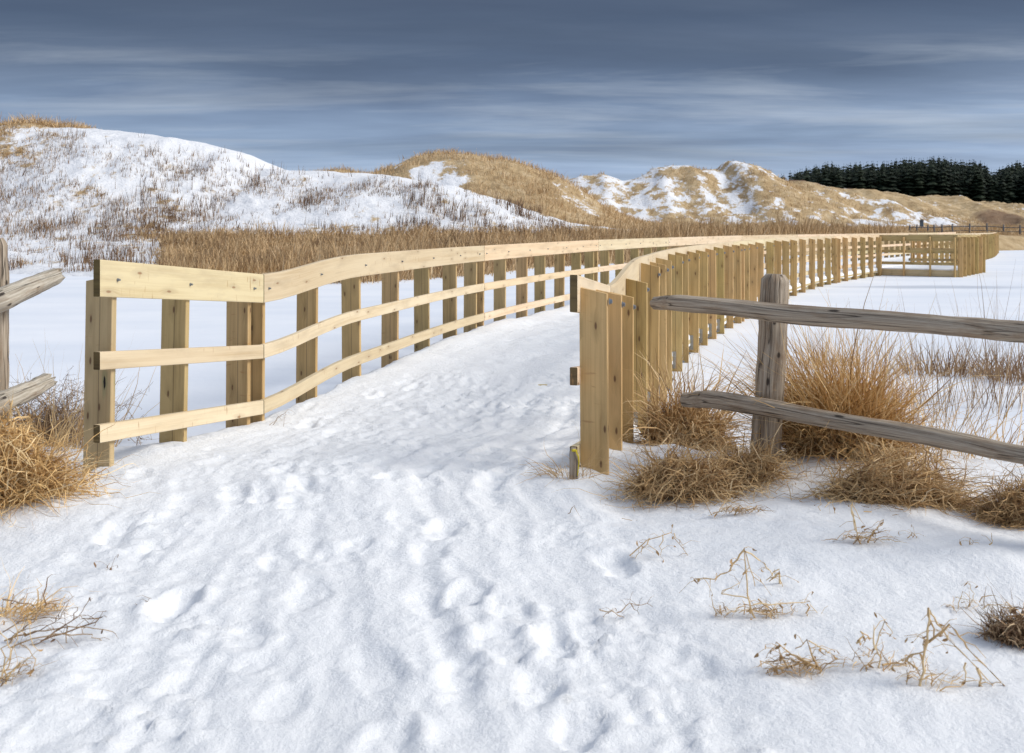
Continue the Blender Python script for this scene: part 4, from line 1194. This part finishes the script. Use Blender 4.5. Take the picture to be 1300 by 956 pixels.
# ------------------------------------------------------------------ far fence and bird box
def far_ground(x, y): return float(dune_h(np.array([x]), np.array([y]))[0])
ff = empty('post_fence', ((1200 - 650) / F * 88, 88, 0)); tag(ff, 'distant dark post and rail fence beyond the lookout platform', 'fence')
fpx = [1155, 1164, 1178, 1186, 1196, 1209, 1231, 1253, 1274, 1295, 1317]
tops = []
for k, p in enumerate(fpx):
    D = 88; x = (p - 650) / F * D; zt = far_ground(x, D) + 1.05
    tube_log('post', [(x, D, -.6), (x, D, zt)], [.10, .09], M['far_post'], ff, .05, 60 + k, seg=8, nsub=4)
    tops.append((x, D, zt)); print('FF', p, zt - 1.05, HOR + (CAMZ - zt) * F / D)
for dz in (.25, .62):
    tube_log('rail', [(a_[0], 88.1, a_[2] - dz) for a_ in tops], [.045, .045], M['far_post'], ff, .02, 90, seg=6, nsub=12)
bb = empty('bird_box', ((1170 - 650) / F * 95, 95, 0)); tag(bb, 'small dark blue bird box on a pole standing in the marsh beyond the railing', 'bird box')
bx = (1170 - 650) / F * 95
tube_log('pole', [(bx, 95, -.6), (bx, 95, 1.5)], [.04, .04], M['far_post'], bb, .02, 91, seg=8, nsub=4)
bm = bmesh.new(); box_bm(bm, (bx, 95), (1, 0), (0, 1), .13, .14, 1.45, 2.0)
me = bpy.data.meshes.new('box'); bm.to_mesh(me); bm.free(); link_mesh('box', me, M['birdbox'], bb)
bm = bmesh.new()
vs = [bm.verts.new((bx + a, 95 + b, c)) for a, b, c in ((-.19, -.2, 1.99), (.19, -.2, 1.99), (.19, .2, 1.99), (-.19, .2, 1.99), (0, -.2, 2.14), (0, .2, 2.14))]
for f in ((0, 1, 2, 3), (0, 4, 5, 3), (1, 2, 5, 4), (0, 1, 4), (3, 5, 2)): bm.faces.new([vs[i] for i in f])
me = bpy.data.meshes.new('roof'); bm.to_mesh(me); bm.free(); link_mesh('roof', me, M['far_post'], bb)

# ------------------------------------------------------------------ world and sun
SUN_EL, SUN_AZ = math.radians(36), math.radians(97)     # azimuth clockwise from +Y (view direction)
w = bpy.data.worlds.new('World'); scene.world = w; w.use_nodes = True
nt = w.node_tree
for n in list(nt.nodes): nt.nodes.remove(n)
N = NB(nt)
out = N.n('ShaderNodeOutputWorld'); bg = N.n('ShaderNodeBackground'); N.l(bg.outputs[0], out.inputs[0])
bg.inputs['Strength'].default_value = .12
sky = N.n('ShaderNodeTexSky'); sky.sky_type = 'NISHITA'; sky.sun_disc = False
sky.sun_elevation = SUN_EL; sky.sun_rotation = SUN_AZ
tc = N.n('ShaderNodeTexCoord').outputs['Generated']
nrm = N.n('ShaderNodeVectorMath', operation='NORMALIZE'); N.l(tc, nrm.inputs[0])
sep = N.n('ShaderNodeSeparateXYZ'); N.l(nrm.outputs[0], sep.inputs[0])
z = sep.outputs[2]
zc = N.math('ADD', N.math('MAXIMUM', z, 0.0), .05)
px_ = N.math('DIVIDE', sep.outputs[0], zc); py_ = N.math('DIVIDE', sep.outputs[1], zc)
cmb = N.n('ShaderNodeCombineXYZ'); N.l(px_, cmb.inputs[0]); N.l(py_, cmb.inputs[1])
plane = cmb.outputs[0]
K = 1 / .12
def kc(c): return tuple(x * K for x in c)
wob = N.noise(N.mapping(plane, (.3, .4, 1), (3.1, 1.4, 0)), 1.0, 5, .55)
ze = N.math('ADD', z, N.math('MULTIPLY', N.math('SUBTRACT', wob, .5), .11))
ze = N.math('SUBTRACT', ze, N.math('MULTIPLY', sep.outputs[0], .03))
base = N.ramp(ze, [(0.0, kc((.42, .53, .72))), (.05, kc((.36, .47, .665))), (.085, kc((.275, .37, .54))), (.12, kc((.175, .24, .37))), (.16, kc((.095, .135, .22))), (.20, kc((.068, .098, .165))), (.28, kc((.11, .14, .20))),
                   (.42, kc((.31, .37, .48))), (.9, kc((.56, .63, .75)))])
# the ramp clamps nothing above 1 because colours are floats
st = N.noise(N.mapping(plane, (.42, 1.15, 1), (1.7, 5.2, 0)), 1.0, 7, .6, .35)
stm = N.math('MULTIPLY', N.ramp(st, [(.46, 0.0), (.74, 1.0)]), N.ramp(z, [(.05, .0), (.08, 1.0), (.155, .9), (.185, 0.0)]))
c = N.mix(N.math('MULTIPLY', stm, .62), base, kc((.48, .54, .63)))
dk = N.noise(N.mapping(plane, (.25, .6, 1), (7, 2, 0)), 1.0, 5, .6, .3)
c = N.mix(N.math('MULTIPLY', N.ramp(dk, [(.45, 0.0), (.7, 1.0)]), .35), c, kc((.085, .11, .165)))
br = N.noise(N.mapping(plane, (.22, .5, 1), (11, 4, 0)), 1.0, 6, .6, .4)
c = N.mix(1.0, c, N.ramp(br, [(.34, (.77, .78, .81)), (.5, (.96, .96, .95)), (.66, (1.24, 1.19, 1.13))]), 'MULTIPLY')
c = N.mix(.06, c, sky.outputs[0])
N.l(c, bg.inputs['Color'])

sd = bpy.data.lights.new('sun', 'SUN'); sd.energy = 2.85; sd.angle = math.radians(24); sd.color = (1, .95, .86)
so = bpy.data.objects.new('sun', sd); COL.objects.link(so)
dv = Vector((math.sin(SUN_AZ) * math.cos(SUN_EL), math.cos(SUN_AZ) * math.cos(SUN_EL), math.sin(SUN_EL)))
so.rotation_euler = (-dv).to_track_quat('-Z', 'Y').to_euler()

# ------------------------------------------------------------------ camera
cd = bpy.data.cameras.new('camera'); cam = bpy.data.objects.new('camera', cd); COL.objects.link(cam)
cam.location = (0, 0, CAMZ); cam.rotation_euler = (math.radians(90), 0, 0)
cd.sensor_width = 36; cd.lens = 36 * F / 1300; cd.shift_y = -(478 - HOR) / 1300
cd.clip_start = .05; cd.clip_end = 3000
cd.dof.use_dof = True; cd.dof.focus_distance = 6.5; cd.dof.aperture_fstop = 6.3
scene.camera = cam
vs_ = scene.view_settings
vs_.view_transform = 'Standard'; vs_.look = 'None'; vs_.gamma = 1; vs_.exposure = 0.16; vs_.use_curve_mapping = False
scene.render.resolution_x = 1024; scene.render.resolution_y = 753
